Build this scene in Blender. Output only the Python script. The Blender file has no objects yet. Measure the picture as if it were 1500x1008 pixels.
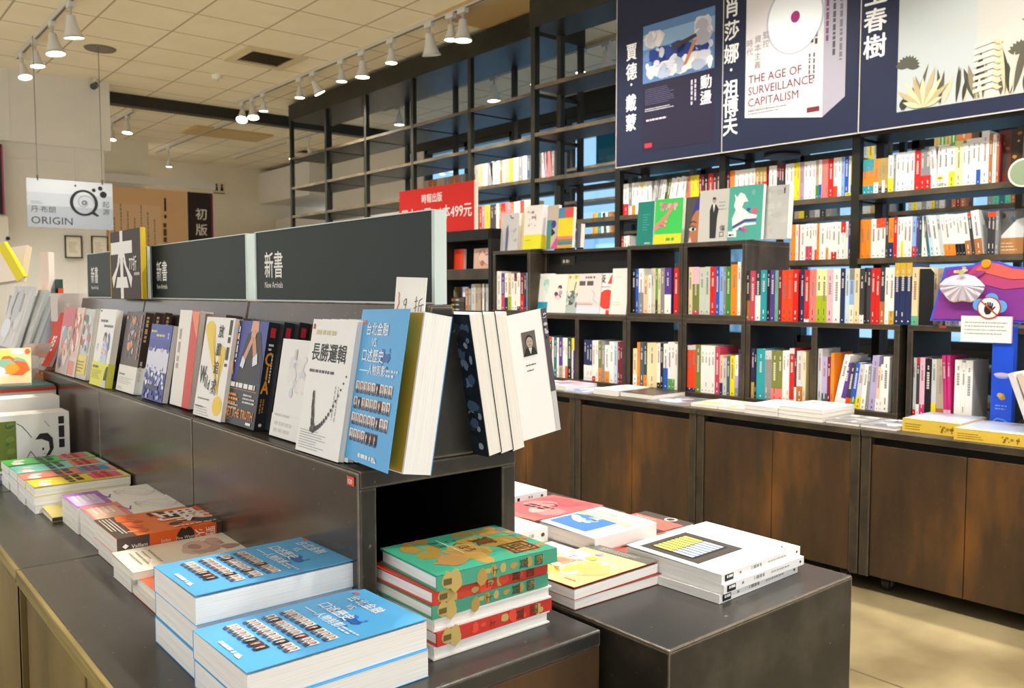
import bpy, math, random
from mathutils import Vector, Matrix
random.seed(7)
S = bpy.context.scene
COL = S.collection
# ---------------------------------------------------------------- camera, world, exposure
H = 1.0
PITCH, YAW = math.radians(3.5), math.radians(39.8)
FPX, CX, CY = 1250.0, 750.0, 504.0
FW = Vector((math.sin(YAW)*math.cos(PITCH), math.cos(YAW)*math.cos(PITCH), -math.sin(PITCH)))
RT = Vector((math.cos(YAW), -math.sin(YAW), 0))
UP = RT.cross(FW)
CAMP = Vector((0, 0, H))
cam = bpy.data.objects.new('camera', bpy.data.cameras.new('camera'))
COL.objects.link(cam)
cam.data.sensor_width = 36.0
cam.data.lens = 36.0*FPX/1500.0
cam.data.clip_start = 0.02
cam.data.dof.use_dof = True; cam.data.dof.focus_distance = 1.35; cam.data.dof.aperture_fstop = 11.0
cam.matrix_world = Matrix(((RT.x, UP.x, -FW.x, 0), (RT.y, UP.y, -FW.y, 0), (RT.z, UP.z, -FW.z, H), (0, 0, 0, 1)))
S.camera = cam
S.view_settings.view_transform = 'Standard'
S.view_settings.look = 'None'
S.view_settings.gamma = 1.0
S.view_settings.use_curve_mapping = False
S.view_settings.exposure = 0.54
W_ = bpy.data.worlds.new('daylight'); S.world = W_; W_.use_nodes = True
bg = W_.node_tree.nodes['Background']
bg.inputs[0].default_value = (1.0, 0.985, 0.96, 1); bg.inputs[1].default_value = 0.85
sn = bpy.data.lights.new('sun', 'SUN'); sn.energy = 4.0; sn.angle = math.radians(2); sn.color = (1, .97, .92)
sun = bpy.data.objects.new('sun', sn); COL.objects.link(sun); sun.rotation_euler = (math.radians(8), math.radians(-28), 0)
LAMP_W = 88.0

# ---------------------------------------------------------------- measuring: pixel of the photograph -> point on a plane
def ray(u, v): return FW + RT*((u-CX)/FPX) - UP*((v-CY)/FPX)
def U(u, v, x=None, y=None, z=None):
    r = ray(u, v)
    if x is not None: t = (x-CAMP.x)/r.x
    elif y is not None: t = (y-CAMP.y)/r.y
    else: t = (z-CAMP.z)/r.z
    return CAMP + r*t
WA = math.radians(1.6)
DU = Vector((math.sin(WA), -math.cos(WA), 0)); DV = Vector((math.cos(WA), math.sin(WA), 0))
WO = Vector((2.698, 1.379, 0)); WROT = math.atan2(-math.cos(WA), math.sin(WA))
def Wp(u, v, z): return WO + DU*u + DV*v + Vector((0, 0, z))
def UW(u, v, V):
    r = ray(u, v); t = ((WO-CAMP).dot(DV)+V)/r.dot(DV); p = CAMP + r*t - WO
    return p.dot(DU), p.z

# ---------------------------------------------------------------- colours, materials
def lin(c): return c/12.92 if c <= .04045 else ((c+.055)/1.055)**2.4
def hx(s):
    if not isinstance(s, str): return s
    s = PAL.get(s, (s,))[0]
    return tuple(lin(int(s[i:i+2], 16)/255) for i in (0, 2, 4))
PAL = {'wh': ('f2efe8', 'white'), 'iv': ('efe3c8', 'ivory'), 'cr': ('e8d5a6', 'cream'), 'rd': ('d3241f', 'red'), 'or': ('f08a24', 'orange'),
 'vm': ('f0481f', 'vermilion'), 'sa': ('ee7f78', 'salmon'), 'pk': ('eeb6c8', 'pale pink'), 'ro': ('c8465f', 'rose'), 'mg': ('d0307a', 'magenta'),
 'pp': ('5a3a8c', 'purple'), 'nv': ('26315a', 'navy'), 'bl': ('2458b8', 'blue'), 'lb': ('8fb4e6', 'light blue'), 'pb': ('c6dbe4', 'pale blue'),
 'tl': ('2a9ba8', 'teal'), 'dt': ('2b6f7c', 'dark teal'), 'gn': ('3f8a3c', 'green'), 'dg': ('2f4a3c', 'dark green'), 'sg': ('5db897', 'sea green'),
 'ol': ('77803a', 'olive'), 'lm': ('a6b81e', 'lime'), 'yl': ('ecd71c', 'yellow'), 'py': ('efe9a8', 'pale yellow'), 'gd': ('d6ad3e', 'golden'),
 'kh': ('b59a55', 'khaki'), 'br': ('b2713c', 'brown'), 'db': ('4c3a30', 'dark brown'), 'bk': ('1d1b1d', 'black'), 'gy': ('8a8b8c', 'grey'),
 'lg': ('c9cbcb', 'light grey'), 'dk': ('3d3c40', 'charcoal'), 'mr': ('7a1f33', 'maroon'), 'mv': ('b795ac', 'mauve'), 'lv': ('b3a6cf', 'lavender'),
 'pc': ('efc9a4', 'peach'), 'sl': ('4a5a66', 'slate'), 'gg': ('c4cdbf', 'sage'), 'tn': ('b5a48c', 'tan'), 'gb': ('5f9e4a', 'leaf green')}
def newmat(name):
    m = bpy.data.materials.new(name); m.use_nodes = True
    return m, m.node_tree, m.node_tree.nodes['Principled BSDF']
def attr_mat(name, rough, spec=.4, coat=0.0, noise=0.0):
    m, t, b = newmat(name)
    a = t.nodes.new('ShaderNodeAttribute'); a.attribute_name = 'Col'
    t.links.new(a.outputs['Color'], b.inputs['Base Color'])
    b.inputs['Roughness'].default_value = rough; b.inputs['Specular IOR Level'].default_value = spec
    b.inputs['Coat Weight'].default_value = coat; b.inputs['Coat Roughness'].default_value = .12
    if noise:
        n = t.nodes.new('ShaderNodeTexNoise'); n.inputs['Scale'].default_value = 60
        bp = t.nodes.new('ShaderNodeBump'); bp.inputs['Strength'].default_value = noise; bp.inputs['Distance'].default_value = .002
        t.links.new(n.outputs[0], bp.inputs['Height']); t.links.new(bp.outputs[0], b.inputs['Normal'])
    return m
PAPER = attr_mat('paper', .55, .3, 0, .05)
GLOSS = attr_mat('laminated_card', .38, .35, .1)
PLAST = attr_mat('painted_metal', .4, .5)
def ramp_mat(name, cols, scale, rough, stretch=(1, 1, 1), spec=.5, scratch=0.0, pos=None, bump=.05, coord='Object', wear=0.0, coat=0.0):
    m, t, b = newmat(name)
    tc = t.nodes.new('ShaderNodeTexCoord'); mp = t.nodes.new('ShaderNodeMapping'); mp.inputs['Scale'].default_value = stretch
    n = t.nodes.new('ShaderNodeTexNoise'); n.inputs['Scale'].default_value = scale; n.inputs['Detail'].default_value = 6; n.inputs['Roughness'].default_value = .62
    r = t.nodes.new('ShaderNodeValToRGB')
    while len(r.color_ramp.elements) < len(cols): r.color_ramp.elements.new(.5)
    for i, c in enumerate(cols):
        e = r.color_ramp.elements[i]; e.position = pos[i] if pos else .32+.36*i/(len(cols)-1); e.color = (*hx(c), 1)
    L = t.links
    L.new(tc.outputs[coord], mp.inputs[0]); L.new(mp.outputs[0], n.inputs['Vector']); L.new(n.outputs[0], r.inputs[0])
    out = r.outputs[0]
    if scratch:
        n2 = t.nodes.new('ShaderNodeTexNoise'); n2.inputs['Scale'].default_value = 95; n2.inputs['Detail'].default_value = 3
        r2 = t.nodes.new('ShaderNodeValToRGB'); r2.color_ramp.elements[0].position = .70; r2.color_ramp.elements[1].position = .76
        L.new(tc.outputs[coord], n2.inputs['Vector']); L.new(n2.outputs[0], r2.inputs[0])
        mx = t.nodes.new('ShaderNodeMix'); mx.data_type = 'RGBA'; mx.inputs['B'].default_value = (.32, .28, .22, 1)
        mu = t.nodes.new('ShaderNodeMath'); mu.operation = 'MULTIPLY'; mu.inputs[1].default_value = scratch
        L.new(r2.outputs[0], mu.inputs[0]); L.new(mu.outputs[0], mx.inputs['Factor']); L.new(out, mx.inputs['A']); out = mx.outputs['Result']
    if wear:
        bv = t.nodes.new('ShaderNodeBevel'); bv.samples = 4; bv.inputs['Radius'].default_value = .007
        ge = t.nodes.new('ShaderNodeNewGeometry'); dt = t.nodes.new('ShaderNodeVectorMath'); dt.operation = 'DOT_PRODUCT'
        L.new(bv.outputs[0], dt.inputs[0]); L.new(ge.outputs['Normal'], dt.inputs[1])
        n3 = t.nodes.new('ShaderNodeTexNoise'); n3.inputs['Scale'].default_value = 55; n3.inputs['Detail'].default_value = 4; L.new(tc.outputs[coord], n3.inputs['Vector'])
        s1 = t.nodes.new('ShaderNodeMath'); s1.operation = 'SUBTRACT'; s1.inputs[0].default_value = 1.0; L.new(dt.outputs['Value'], s1.inputs[1])
        s2 = t.nodes.new('ShaderNodeMath'); s2.operation = 'MULTIPLY'; L.new(s1.outputs[0], s2.inputs[0]); L.new(n3.outputs[0], s2.inputs[1])
        r3 = t.nodes.new('ShaderNodeValToRGB'); r3.color_ramp.elements[0].position = .05; r3.color_ramp.elements[1].position = .10; L.new(s2.outputs[0], r3.inputs[0])
        s4 = t.nodes.new('ShaderNodeMath'); s4.operation = 'MULTIPLY'; s4.inputs[1].default_value = wear; L.new(r3.outputs[0], s4.inputs[0])
        m3 = t.nodes.new('ShaderNodeMix'); m3.data_type = 'RGBA'; m3.inputs['B'].default_value = (.42, .34, .24, 1); L.new(s4.outputs[0], m3.inputs['Factor']); L.new(out, m3.inputs['A']); out = m3.outputs['Result']
    L.new(out, b.inputs['Base Color'])
    b.inputs['Coat Weight'].default_value = coat; b.inputs['Coat Roughness'].default_value = .16
    b.inputs['Roughness'].default_value = rough; b.inputs['Specular IOR Level'].default_value = spec
    if bump:
        bp = t.nodes.new('ShaderNodeBump'); bp.inputs['Strength'].default_value = bump; bp.inputs['Distance'].default_value = .004
        L.new(n.outputs[0], bp.inputs['Height']); L.new(bp.outputs[0], b.inputs['Normal'])
    return m
LACQ = ramp_mat('dark_lacquered_wood', ['2a211b', '382c23', '4a3a2c'], 3.5, .25, (1, 1, 1), .45, .5, None, .02, 'Object', .9, .22)
TOPW = ramp_mat('scuffed_dark_top', ['2b2a29', '373430', '5c5233'], 2.6, .30, (1, 1, 1), .5, .5, [.38, .58, .82], .02, 'Object', .9, .1)
ENDW = ramp_mat('worn_dark_wood', ['1d1b17', '2a2720', '454036'], 6, .40, (1, 1, 1), .4, .4, None, .04, 'Object', .7, 0)
DOOR = ramp_mat('rusty_brown_panel', ['2c231b', '4a3622', '7a4f22'], 2.2, .45, (2.2, 2.2, .55), .4, .12, [.3, .55, .75])
PLIN = ramp_mat('ochre_plywood_panel', ['5a4a28', '7a673a', '8d7a48'], 3, .4, (1, 1, .4), .4, .1)
EDGE = ramp_mat('worn_plywood_edge', ['4f4426', '8a7a45', 'b09c5c'], 9, .5, (1, .15, 6), .4, .2)
CRATE = ramp_mat('dark_crate_wood', ['2a251e', '3d352a', '51452f'], 6, .45, (1, 1, 1), .4, .1, None, .04, 'Object', .35)
INNER = ramp_mat('black_crate_inside', ['141312', '1d1b19'], 5, .5, (1, 1, 1), .3)
STEEL = ramp_mat('black_shelf_board', ['181915', '222219', '2e2c22'], 4, .42, (1, 1, 1), .35, .05)
def white_mat(name, c, rough=.6): return ramp_mat(name, [c, c], 4, rough, (1, 1, 1), .3, 0, None, .02)
WALL = ramp_mat('cream_wall_paint', ['e4ddc8', 'e9e3d1'], 2, .7, (1, 1, 1), .2, 0, None, .02)
WALLW = ramp_mat('white_wall_panel', ['dedbd4', 'e4e1da'], 2, .6, (1, 1, 1), .25, 0, None, .02)
def grid_mat(name, c1, c2, line, size, off, wid, rough):
    m, t, b = newmat(name); L = t.links
    tc = t.nodes.new('ShaderNodeTexCoord'); sp = t.nodes.new('ShaderNodeSeparateXYZ'); L.new(tc.outputs['Object'], sp.inputs[0])
    outs = []
    for k in (0, 1):
        a = t.nodes.new('ShaderNodeMath'); a.operation = 'ADD'; a.inputs[1].default_value = -off[k]+1000*size[k]; L.new(sp.outputs[k], a.inputs[0])
        d = t.nodes.new('ShaderNodeMath'); d.operation = 'MODULO'; d.inputs[1].default_value = size[k]; L.new(a.outputs[0], d.inputs[0])
        q = t.nodes.new('ShaderNodeMath'); q.operation = 'LESS_THAN'; q.inputs[1].default_value = wid; L.new(d.outputs[0], q.inputs[0])
        outs.append(q)
    mxm = t.nodes.new('ShaderNodeMath'); mxm.operation = 'MAXIMUM'; L.new(outs[0].outputs[0], mxm.inputs[0]); L.new(outs[1].outputs[0], mxm.inputs[1])
    n = t.nodes.new('ShaderNodeTexNoise'); n.inputs['Scale'].default_value = 3.2; n.inputs['Detail'].default_value = 8; L.new(tc.outputs['Object'], n.inputs['Vector'])
    r = t.nodes.new('ShaderNodeValToRGB'); r.color_ramp.elements[0].position = .35; r.color_ramp.elements[1].position = .68
    r.color_ramp.elements[0].color = (*hx(c1), 1); r.color_ramp.elements[1].color = (*hx(c2), 1); L.new(n.outputs[0], r.inputs[0])
    mx = t.nodes.new('ShaderNodeMix'); mx.data_type = 'RGBA'; mx.inputs['B'].default_value = (*hx(line), 1)
    L.new(mxm.outputs[0], mx.inputs['Factor']); L.new(r.outputs[0], mx.inputs['A']); L.new(mx.outputs['Result'], b.inputs['Base Color'])
    b.inputs['Roughness'].default_value = rough; b.inputs['Specular IOR Level'].default_value = .3
    return m
CEIL = grid_mat('ceiling_tile', 'f0e8d2', 'f5eedb', 'b3a688', (.6, .6), (2.554, 7.06), .016, .8)
FLOOR = grid_mat('mottled_beige_floor', '6f6145', '998a67', '574b36', (1.2, 1.2), (2.1, .55), .008, .35)
def emit(name, c, s):
    m, t, b = newmat(name); b.inputs['Emission Color'].default_value = (*hx(c), 1); b.inputs['Emission Strength'].default_value = s
    b.inputs['Base Color'].default_value = (.8, .8, .8, 1); return m
LENS = emit('lit_lamp_lens', 'fff2d6', 9)
def glass_mat():
    m, t, b = newmat('window_glass'); t.nodes.remove(b); L = t.links
    tr = t.nodes.new('ShaderNodeBsdfTransparent'); tr.inputs[0].default_value = (.60, .82, 1.0, 1)  # blue tint puts the cool daylight from outside into the pane colour
    gl = t.nodes.new('ShaderNodeBsdfGlossy'); gl.inputs['Roughness'].default_value = .03
    mx = t.nodes.new('ShaderNodeMixShader'); mx.inputs[0].default_value = .07
    L.new(tr.outputs[0], mx.inputs[1]); L.new(gl.outputs[0], mx.inputs[2]); L.new(mx.outputs[0], t.nodes['Material Output'].inputs[0]); return m
GLASS = glass_mat()

# ---------------------------------------------------------------- mesh builder
X, Y, Z = Vector((1, 0, 0)), Vector((0, 1, 0)), Vector((0, 0, 1))
class Fr:
    def __init__(s, o, ex, ey): s.o, s.ex, s.ey = Vector(o), Vector(ex), Vector(ey); s.n = s.ex.cross(s.ey)
    def p(s, x, y, l=0.0): return s.o + s.ex*x + s.ey*y + s.n*l
class MB:
    def __init__(s): s.v, s.f, s.c, s.m = [], [], [], []
    def face(s, pts, col, mi=0):
        b = len(s.v); s.v += [tuple(p) for p in pts]; s.f.append(tuple(range(b, b+len(pts)))); s.c.append(hx(col)); s.m.append(mi)
    def box(s, lo, hi, col='808080', mi=0, fr=None, skip=''):
        (a, b, c), (d, e, f) = lo, hi
        q = [(a, b, c), (d, b, c), (d, e, c), (a, e, c), (a, b, f), (d, b, f), (d, e, f), (a, e, f)]
        if fr: q = [fr.p(*t) for t in q]
        k = len(s.v); s.v += [tuple(t) for t in q]
        for F in ((0, 3, 2, 1), (4, 5, 6, 7), (0, 1, 5, 4), (1, 2, 6, 5), (2, 3, 7, 6), (3, 0, 4, 7)):
            s.f.append(tuple(k+i for i in F)); s.c.append(hx(col)); s.m.append(mi)
    def hexa(s, q, col, mi=0):
        k = len(s.v); s.v += [tuple(t) for t in q]
        for F in ((0, 3, 2, 1), (4, 5, 6, 7), (0, 1, 5, 4), (1, 2, 6, 5), (2, 3, 7, 6), (3, 0, 4, 7)):
            s.f.append(tuple(k+i for i in F)); s.c.append(hx(col)); s.m.append(mi)
    def prism(s, poly, fr, t0, t1, col, mi=0):
        n = len(poly); k = len(s.v)
        s.v += [tuple(fr.p(x, y, t0)) for x, y in poly] + [tuple(fr.p(x, y, t1)) for x, y in poly]
        s.f += [tuple(k+i for i in range(n-1, -1, -1)), tuple(k+n+i for i in range(n))]
        s.f += [(k+i, k+(i+1) % n, k+n+(i+1) % n, k+n+i) for i in range(n)]
        s.c += [hx(col)]*(n+2); s.m += [mi]*(n+2)
    def cyl(s, p0, p1, r0, r1, n=14, col='808080', mi=0, caps=True):
        p0, p1 = Vector(p0), Vector(p1); d = (p1-p0).normalized(); a = d.orthogonal().normalized(); b = d.cross(a); k = len(s.v)
        for p, r in ((p0, r0), (p1, r1)):
            for i in range(n):
                t = 2*math.pi*i/n; s.v.append(tuple(p + a*math.cos(t)*r + b*math.sin(t)*r))
        for i in range(n): s.f.append((k+i, k+(i+1) % n, k+n+(i+1) % n, k+n+i)); s.c.append(hx(col)); s.m.append(mi)
        if caps:
            s.f += [tuple(k+i for i in range(n-1, -1, -1)), tuple(k+n+i for i in range(n))]; s.c += [hx(col)]*2; s.m += [mi]*2
    # flat printing on a frame
    def rect(s, F, x, y, w, h, col, l=1, mi=0): s.face([F.p(x, y, l*LY), F.p(x+w, y, l*LY), F.p(x+w, y+h, l*LY), F.p(x, y+h, l*LY)], col, mi)
    def poly(s, F, pts, col, l=1, mi=0): s.face([F.p(x, y, l*LY) for x, y in pts], col, mi)
    def ell(s, F, cx, cy, rx, ry, col, l=1, n=20, mi=0): s.poly(F, [(cx+rx*math.cos(2*math.pi*i/n), cy+ry*math.sin(2*math.pi*i/n)) for i in range(n)], col, l, mi)
    def stroke(s, F, pts, w, col, l=1, mi=0):
        for (a, b), (c, d) in zip(pts, pts[1:]):
            dx, dy = c-a, d-b; q = math.hypot(dx, dy) or 1; nx, ny = -dy/q*w/2, dx/q*w/2
            s.poly(F, [(a-nx, b-ny), (c-nx, d-ny), (c+nx, d+ny), (a+nx, b+ny)], col, l, mi)
    def text(s, F, x, y, t, size, col, l=2, mi=0, bold=0.0, al='L', sx=1.0, vert=False, gap=1.08):
        if vert:
            for i, ch in enumerate(t): s.text(F, x, y-(i+1)*size*gap, ch, size, col, l, mi, bold, 'C', sx)
            return
        vs, fs, x0, x1 = glyphs(t, 0.0)
        o = {'L': -x0, 'C': -(x0+x1)/2, 'R': -x1}[al]
        for j, (dx, dy) in enumerate(((0, 0),) if not bold else ((-bold, 0), (bold, 0), (0, -bold*.8), (0, bold*.8))):
            k = len(s.v)
            s.v += [tuple(F.p(x+(a+o+dx)*size*sx, y+(b+dy)*size, (l+.08*j)*LY)) for a, b in vs]
            for f in fs: s.f.append(tuple(k+i for i in f)); s.c.append(hx(col)); s.m.append(mi)
    def lines(s, F, x, y, w, h, n, col, l=1, fill=.55, vert=False, seed=0):
        r = random.Random(seed)
        for i in range(n):
            a = 0.0; L = h if vert else w; pitch = (w if vert else h)/n; th = pitch*fill*.8; end = L*r.uniform(.6, 1)
            while a < end:
                d = th*r.uniform(.8, 2.6); d = min(d, end-a)
                if vert: s.rect(F, x+w-(i+1)*pitch, y+h-a-d, th, d, col, l)
                else: s.rect(F, x+a, y+h-(i+1)*pitch, d, th, col, l)
                a += d + th*r.uniform(.3, .8)
    def blobs(s, F, x, y, w, h, n, cols, l=1, seed=0, rmin=.03, rmax=.12):
        r = random.Random(seed)
        for i in range(n):
            R = r.uniform(rmin, rmax)*min(w, h); e = r.uniform(.5, 1.6)
            cx = r.uniform(x+R*e, x+w-R*e); cy = r.uniform(y+R, y+h-R); k = r.randint(7, 11); ph = r.random()*6
            s.poly(F, [(cx+R*e*r.uniform(.7, 1)*math.cos(ph+2*math.pi*j/k), cy+R*r.uniform(.7, 1)*math.sin(ph+2*math.pi*j/k)) for j in range(k)], cols[i % len(cols)], l+.05*(i % 12))
    def obj(s, name, mats, parent=None, loc=None, rz=0, smooth=False, bevel=0):
        me = bpy.data.meshes.new(name); me.from_pydata(s.v, [], s.f)
        for m in (mats if isinstance(mats, (list, tuple)) else [mats]): me.materials.append(m)
        me.polygons.foreach_set('material_index', s.m)
        ca = me.color_attributes.new('Col', 'FLOAT_COLOR', 'CORNER'); buf = []
        for p, c in zip(me.polygons, s.c): buf += [c[0], c[1], c[2], 1.0]*p.loop_total
        ca.data.foreach_set('color', buf)
        if smooth: me.polygons.foreach_set('use_smooth', [True]*len(me.polygons))
        me.validate(); me.update()
        o = bpy.data.objects.new(name, me); COL.objects.link(o)
        if parent: o.parent = parent
        if loc is not None: o.location = loc
        o.rotation_euler.z = rz
        if bevel:
            b = o.modifiers.new('bevel', 'BEVEL'); b.width = bevel; b.segments = 2; b.limit_method = 'ANGLE'
        return o
LY = .0005
_G = {}
def glyphs(t, bold=0.0):
    if (t, bold) in _G: return _G[(t, bold)]
    cu = bpy.data.curves.new('lettering', 'FONT'); cu.body = t; cu.size = 1.0; cu.resolution_u = 2; cu.offset = bold; cu.fill_mode = 'FRONT'
    ob = bpy.data.objects.new('lettering', cu); COL.objects.link(ob)
    dg = bpy.context.evaluated_depsgraph_get(); dg.update()
    me = ob.evaluated_get(dg).to_mesh()
    vs = [(v.co.x, v.co.y) for v in me.vertices]; fs = [tuple(p.vertices) for p in me.polygons]
    ob.evaluated_get(dg).to_mesh_clear()
    bpy.data.objects.remove(ob); bpy.data.curves.remove(cu)
    xs = [a for a, b in vs] or [0]
    _G[(t, bold)] = (vs, fs, min(xs), max(xs)); return _G[(t, bold)]
def tag(o, label, cat, group=None, kind=None):
    o['label'] = label; o['category'] = cat
    if group: o['group'] = group
    if kind: o['kind'] = kind
    return o
def empty(name, label, cat, loc=(0, 0, 0), rz=0, group=None):
    o = bpy.data.objects.new(name, None); COL.objects.link(o); o.location = loc; o.rotation_euler.z = rz; o.empty_display_size = .05
    return tag(o, label, cat, group)
def frame_empty(name, label, cat, o, ex, ey, group=None):
    e = empty(name, label, cat, group=group); ex, ey = Vector(ex).normalized(), Vector(ey).normalized(); n = ex.cross(ey)
    M = Matrix(((ex.x, ey.x, n.x, o[0]), (ex.y, ey.y, n.y, o[1]), (ex.z, ey.z, n.z, o[2]), (0, 0, 0, 1)))
    e.location = M.to_translation(); e.rotation_euler = M.to_euler(); return e
def struct(mb, name, mats, label, cat, **k):
    return tag(mb.obj(name, mats, **k), label, cat, kind='structure')
# ---------------------------------------------------------------- the room
CZ = 3.25
m = MB(); m.box((-3, -2, -.05), (9, 18, 0)); struct(m, 'floor', FLOOR, 'mottled beige tiled shop floor', 'floor')
m = MB(); m.box((-3, -2, CZ), (9, 18, CZ+.08)); struct(m, 'ceiling', CEIL, 'cream tiled ceiling with thin grid lines', 'ceiling')
# column on the far left: header board above, recessed panels below
m = MB(); m.box((.2, 10.06, 0), (2.6, 10.6, 2.53)); m.box((.2, 10.0, 2.53), (2.66, 10.65, CZ))
for x in (1.62, 2.30): m.box((x, 10.052, .2), (x+.008, 10.062, 2.53), '6a6456')
m.box((.2, 10.052, 2.37), (2.3, 10.062, 2.378), '6a6456')
for x in (1.70, 2.45): m.box((x, 9.996, 2.53), (x+.006, 10.002, CZ), '8a8578')
struct(m, 'wall_front', WALLW, 'white panelled wall behind the hanging grey sign', 'wall')
m = MB(); m.box((2.66, 10.38, 3.12), (6.6, 10.52, CZ), '1b1c17'); struct(m, 'trim_1', PLAST, 'black beam running across the ceiling', 'beam')
# far walls
m = MB(); m.box((2.6, 13.45, 0), (4.1, 13.6, CZ)); struct(m, 'wall_back', WALL, 'pale wall carrying the beige poster', 'wall')
m = MB(); m.box((4.1, 15.2, 0), (8, 15.35, CZ)); struct(m, 'wall_far', WALL, 'cream far wall under the ceiling edge', 'wall')
m = MB(); m.box((6.9, 13.2, 1.0), (8, 15.2, 2.35)); m.box((6.6, 13.2, 2.62), (8, 15.2, 3.18)); m.box((6.4, 13.3, 1.98), (8, 13.5, 2.02), 'a09880')
struct(m, 'trim_2', WALLW, 'white boxed-in bulkhead in the far corner', 'trim')
m = MB(); m.box((2.9, 13.36, 2.6), (5.08, 13.44, 2.72)); struct(m, 'trim_3', WALLW, 'white header strip over the beige poster', 'trim')
# window wall on the right
WX = 6.9
DARK = attr_mat('dark_window_frame', .4)
m = MB(); m.box((WX, -2, 3.0), (WX+.15, 10.6, CZ), '23241f'); m.box((WX, -2, 0), (WX+.15, 10.6, .55), '3a3a36')
m.box((WX, 10.25, .55), (WX+.15, 10.6, 3.0), 'e0dccf'); m.box((WX, 10.6, 0), (WX+.15, 13.2, CZ), 'e0dccf')
struct(m, 'wall_right', DARK, 'window wall with black header behind the shelves', 'wall')
k = 0
for y0, y1 in ((-2, .1), (.1, 2.2), (2.2, 4.3), (4.3, 6.4), (6.4, 8.3), (8.3, 10.25)):
    k += 1
    w = MB()
    for a, b in ((y0, y0+.06), (y1-.06, y1), ((y0+y1)/2-.03, (y0+y1)/2+.03)): w.box((WX+.02, a, .55), (WX+.12, b, 3.0), '2b3033')
    for z in (.55, 2.15, 2.94): w.box((WX+.02, y0, z), (WX+.12, y1, z+.06), '2b3033')
    o = struct(w, 'window_%d' % k, DARK, 'dark framed shop window behind the bookshelves', 'window')
    g = MB(); g.box((WX+.06, y0+.05, .6), (WX+.068, y1-.05, 2.95)); g.obj('pane', GLASS, o)
# street outside
m = MB(); m.box((13, 9, 0), (15, 16, 2.2), 'a9bccd')
for i in range(5):
    for j in range(2): m.box((12.96, 9.3+i*1.3, .4+j*.9), (13.0, 10.2+i*1.3, 1.1+j*.9), 'dfe9f0')
tag(m.obj('building', PAPER), 'blue grey building across the street seen through the windows', 'building')
m = MB(); m.box((10.5, -3, 0), (13, 3.6, 1.9), '9fb6c8'); m.box((10.45, -3, 1.9), (13, 3.6, 2.05), '5e7484')
for i in range(4): m.box((10.46, -2.6+i*1.55, .5), (10.5, -1.5+i*1.55, 1.6), 'dfe9f0')
tag(m.obj('building', PAPER), 'low pale building outside the right-hand windows', 'building')
m = MB(); m.box((9.3, 7.1, 0), (10.3, 7.8, 2.47), '9fb4bd'); m.prism([(0, 0), (.9, 0), (.9, .12), (.75, .42), (.45, .6), (.15, .62), (0, .6)], Fr((9.2, 7.9, 2.45), -Y, Z), 0, 1.2, '3fa0a0')
tag(m.obj('street_kiosk', PLAST), 'small street kiosk with teal curved roof outside the window', 'kiosk')

# ceiling fittings
m = MB(); m.cyl((2.225, 8.63, CZ-.012), (2.225, 8.63, CZ), .13, .14, 28, '6f675c')
t = empty('ceiling_speaker', 'round grey speaker grille set in the ceiling tiles', 'speaker', (2.225, 8.63, CZ-.012))
g = m.obj('grille', PLAST, t); g.location = (-2.225, -8.63, -(CZ-.012))
def vent(x, y, s, label):
    t = empty('air_vent', label, 'air vent', (x, y, CZ), group='ceiling air vents')
    m = MB(); e = s/2
    for a in (((-e, -e), (e, -e+.09)), ((-e, e-.09), (e, e)), ((-e, -e+.09), (-e+.09, e-.09)), ((e-.09, -e+.09), (e, e-.09))): m.box((*a[0], -.02), (*a[1], 0), 'd9c9a6')
    m.obj('frame', PLAST, t)
    m = MB(); m.box((-e+.09, -e+.09, -.004), (e-.09, e-.09, 0), '2a241c'); m.obj('backing', PLAST, t)
    m = MB(); n = 7
    for i in range(n):
        a = -e+.1+(i+.5)*(s-.2)/n
        m.hexa([Vector((-e+.09, a-.012, -.016)), Vector((e-.09, a-.012, -.016)), Vector((e-.09, a-.006, -.016)), Vector((-e+.09, a-.006, -.016)), Vector((-e+.09, a+.006, -.004)), Vector((e-.09, a+.006, -.004)), Vector((e-.09, a+.012, -.004)), Vector((-e+.09, a+.012, -.004))], '8a7a5e')
    m.obj('slats', PLAST, t)
vent(3.53, 7.95, .6, 'square slatted ceiling vent nearest the row of spotlights')
vent(6.35, 12.7, .5, 'small slatted vent in the far part of the ceiling')
m = MB(); m.box((-.55, -.3, -.03), (.55, .3, 0), 'c9b078')
tag(m.obj('ceiling_panel', PLAST, loc=(4.75, 12.0, CZ)), 'brownish access panel in the far ceiling behind the black beam', 'ceiling panel')
m = MB(); m.box((-.3, -.5, -.02), (.3, .5, 0), 'c2a878')
tag(m.obj('ceiling_panel', PLAST, loc=(4.35, 5.35, CZ)), 'yellowish ceiling panel beyond the corner of the tall black shelf', 'ceiling panel')
m = MB(); m.cyl((0, 0, 0), (0, 0, -.05), .055, .045, 16, 'efeade'); m.cyl((0, 0, -.05), (0, 0, -.07), .02, .012, 10, 'd8d2c0')
tag(m.obj('smoke_detector', PLAST, loc=(3.42, 8.9, CZ)), 'small white smoke detector below the square ceiling vent', 'smoke detector')
m = MB(); m.cyl((0, 0, -.03), (0, 0, 0), .03, .03, 12, 'd8d2c0'); m.cyl((0, 0, -.06), (-.05, -.1, -.10), .03, .035, 12, '3a3a3a'); m.cyl((0, 0, -.06), (0, 0, -.03), .012, .012, 8, '777777')
tag(m.obj('security_camera', PLAST, loc=(2.50, 9.9, CZ)), 'small dark security camera at top of the white wall', 'camera')

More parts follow.
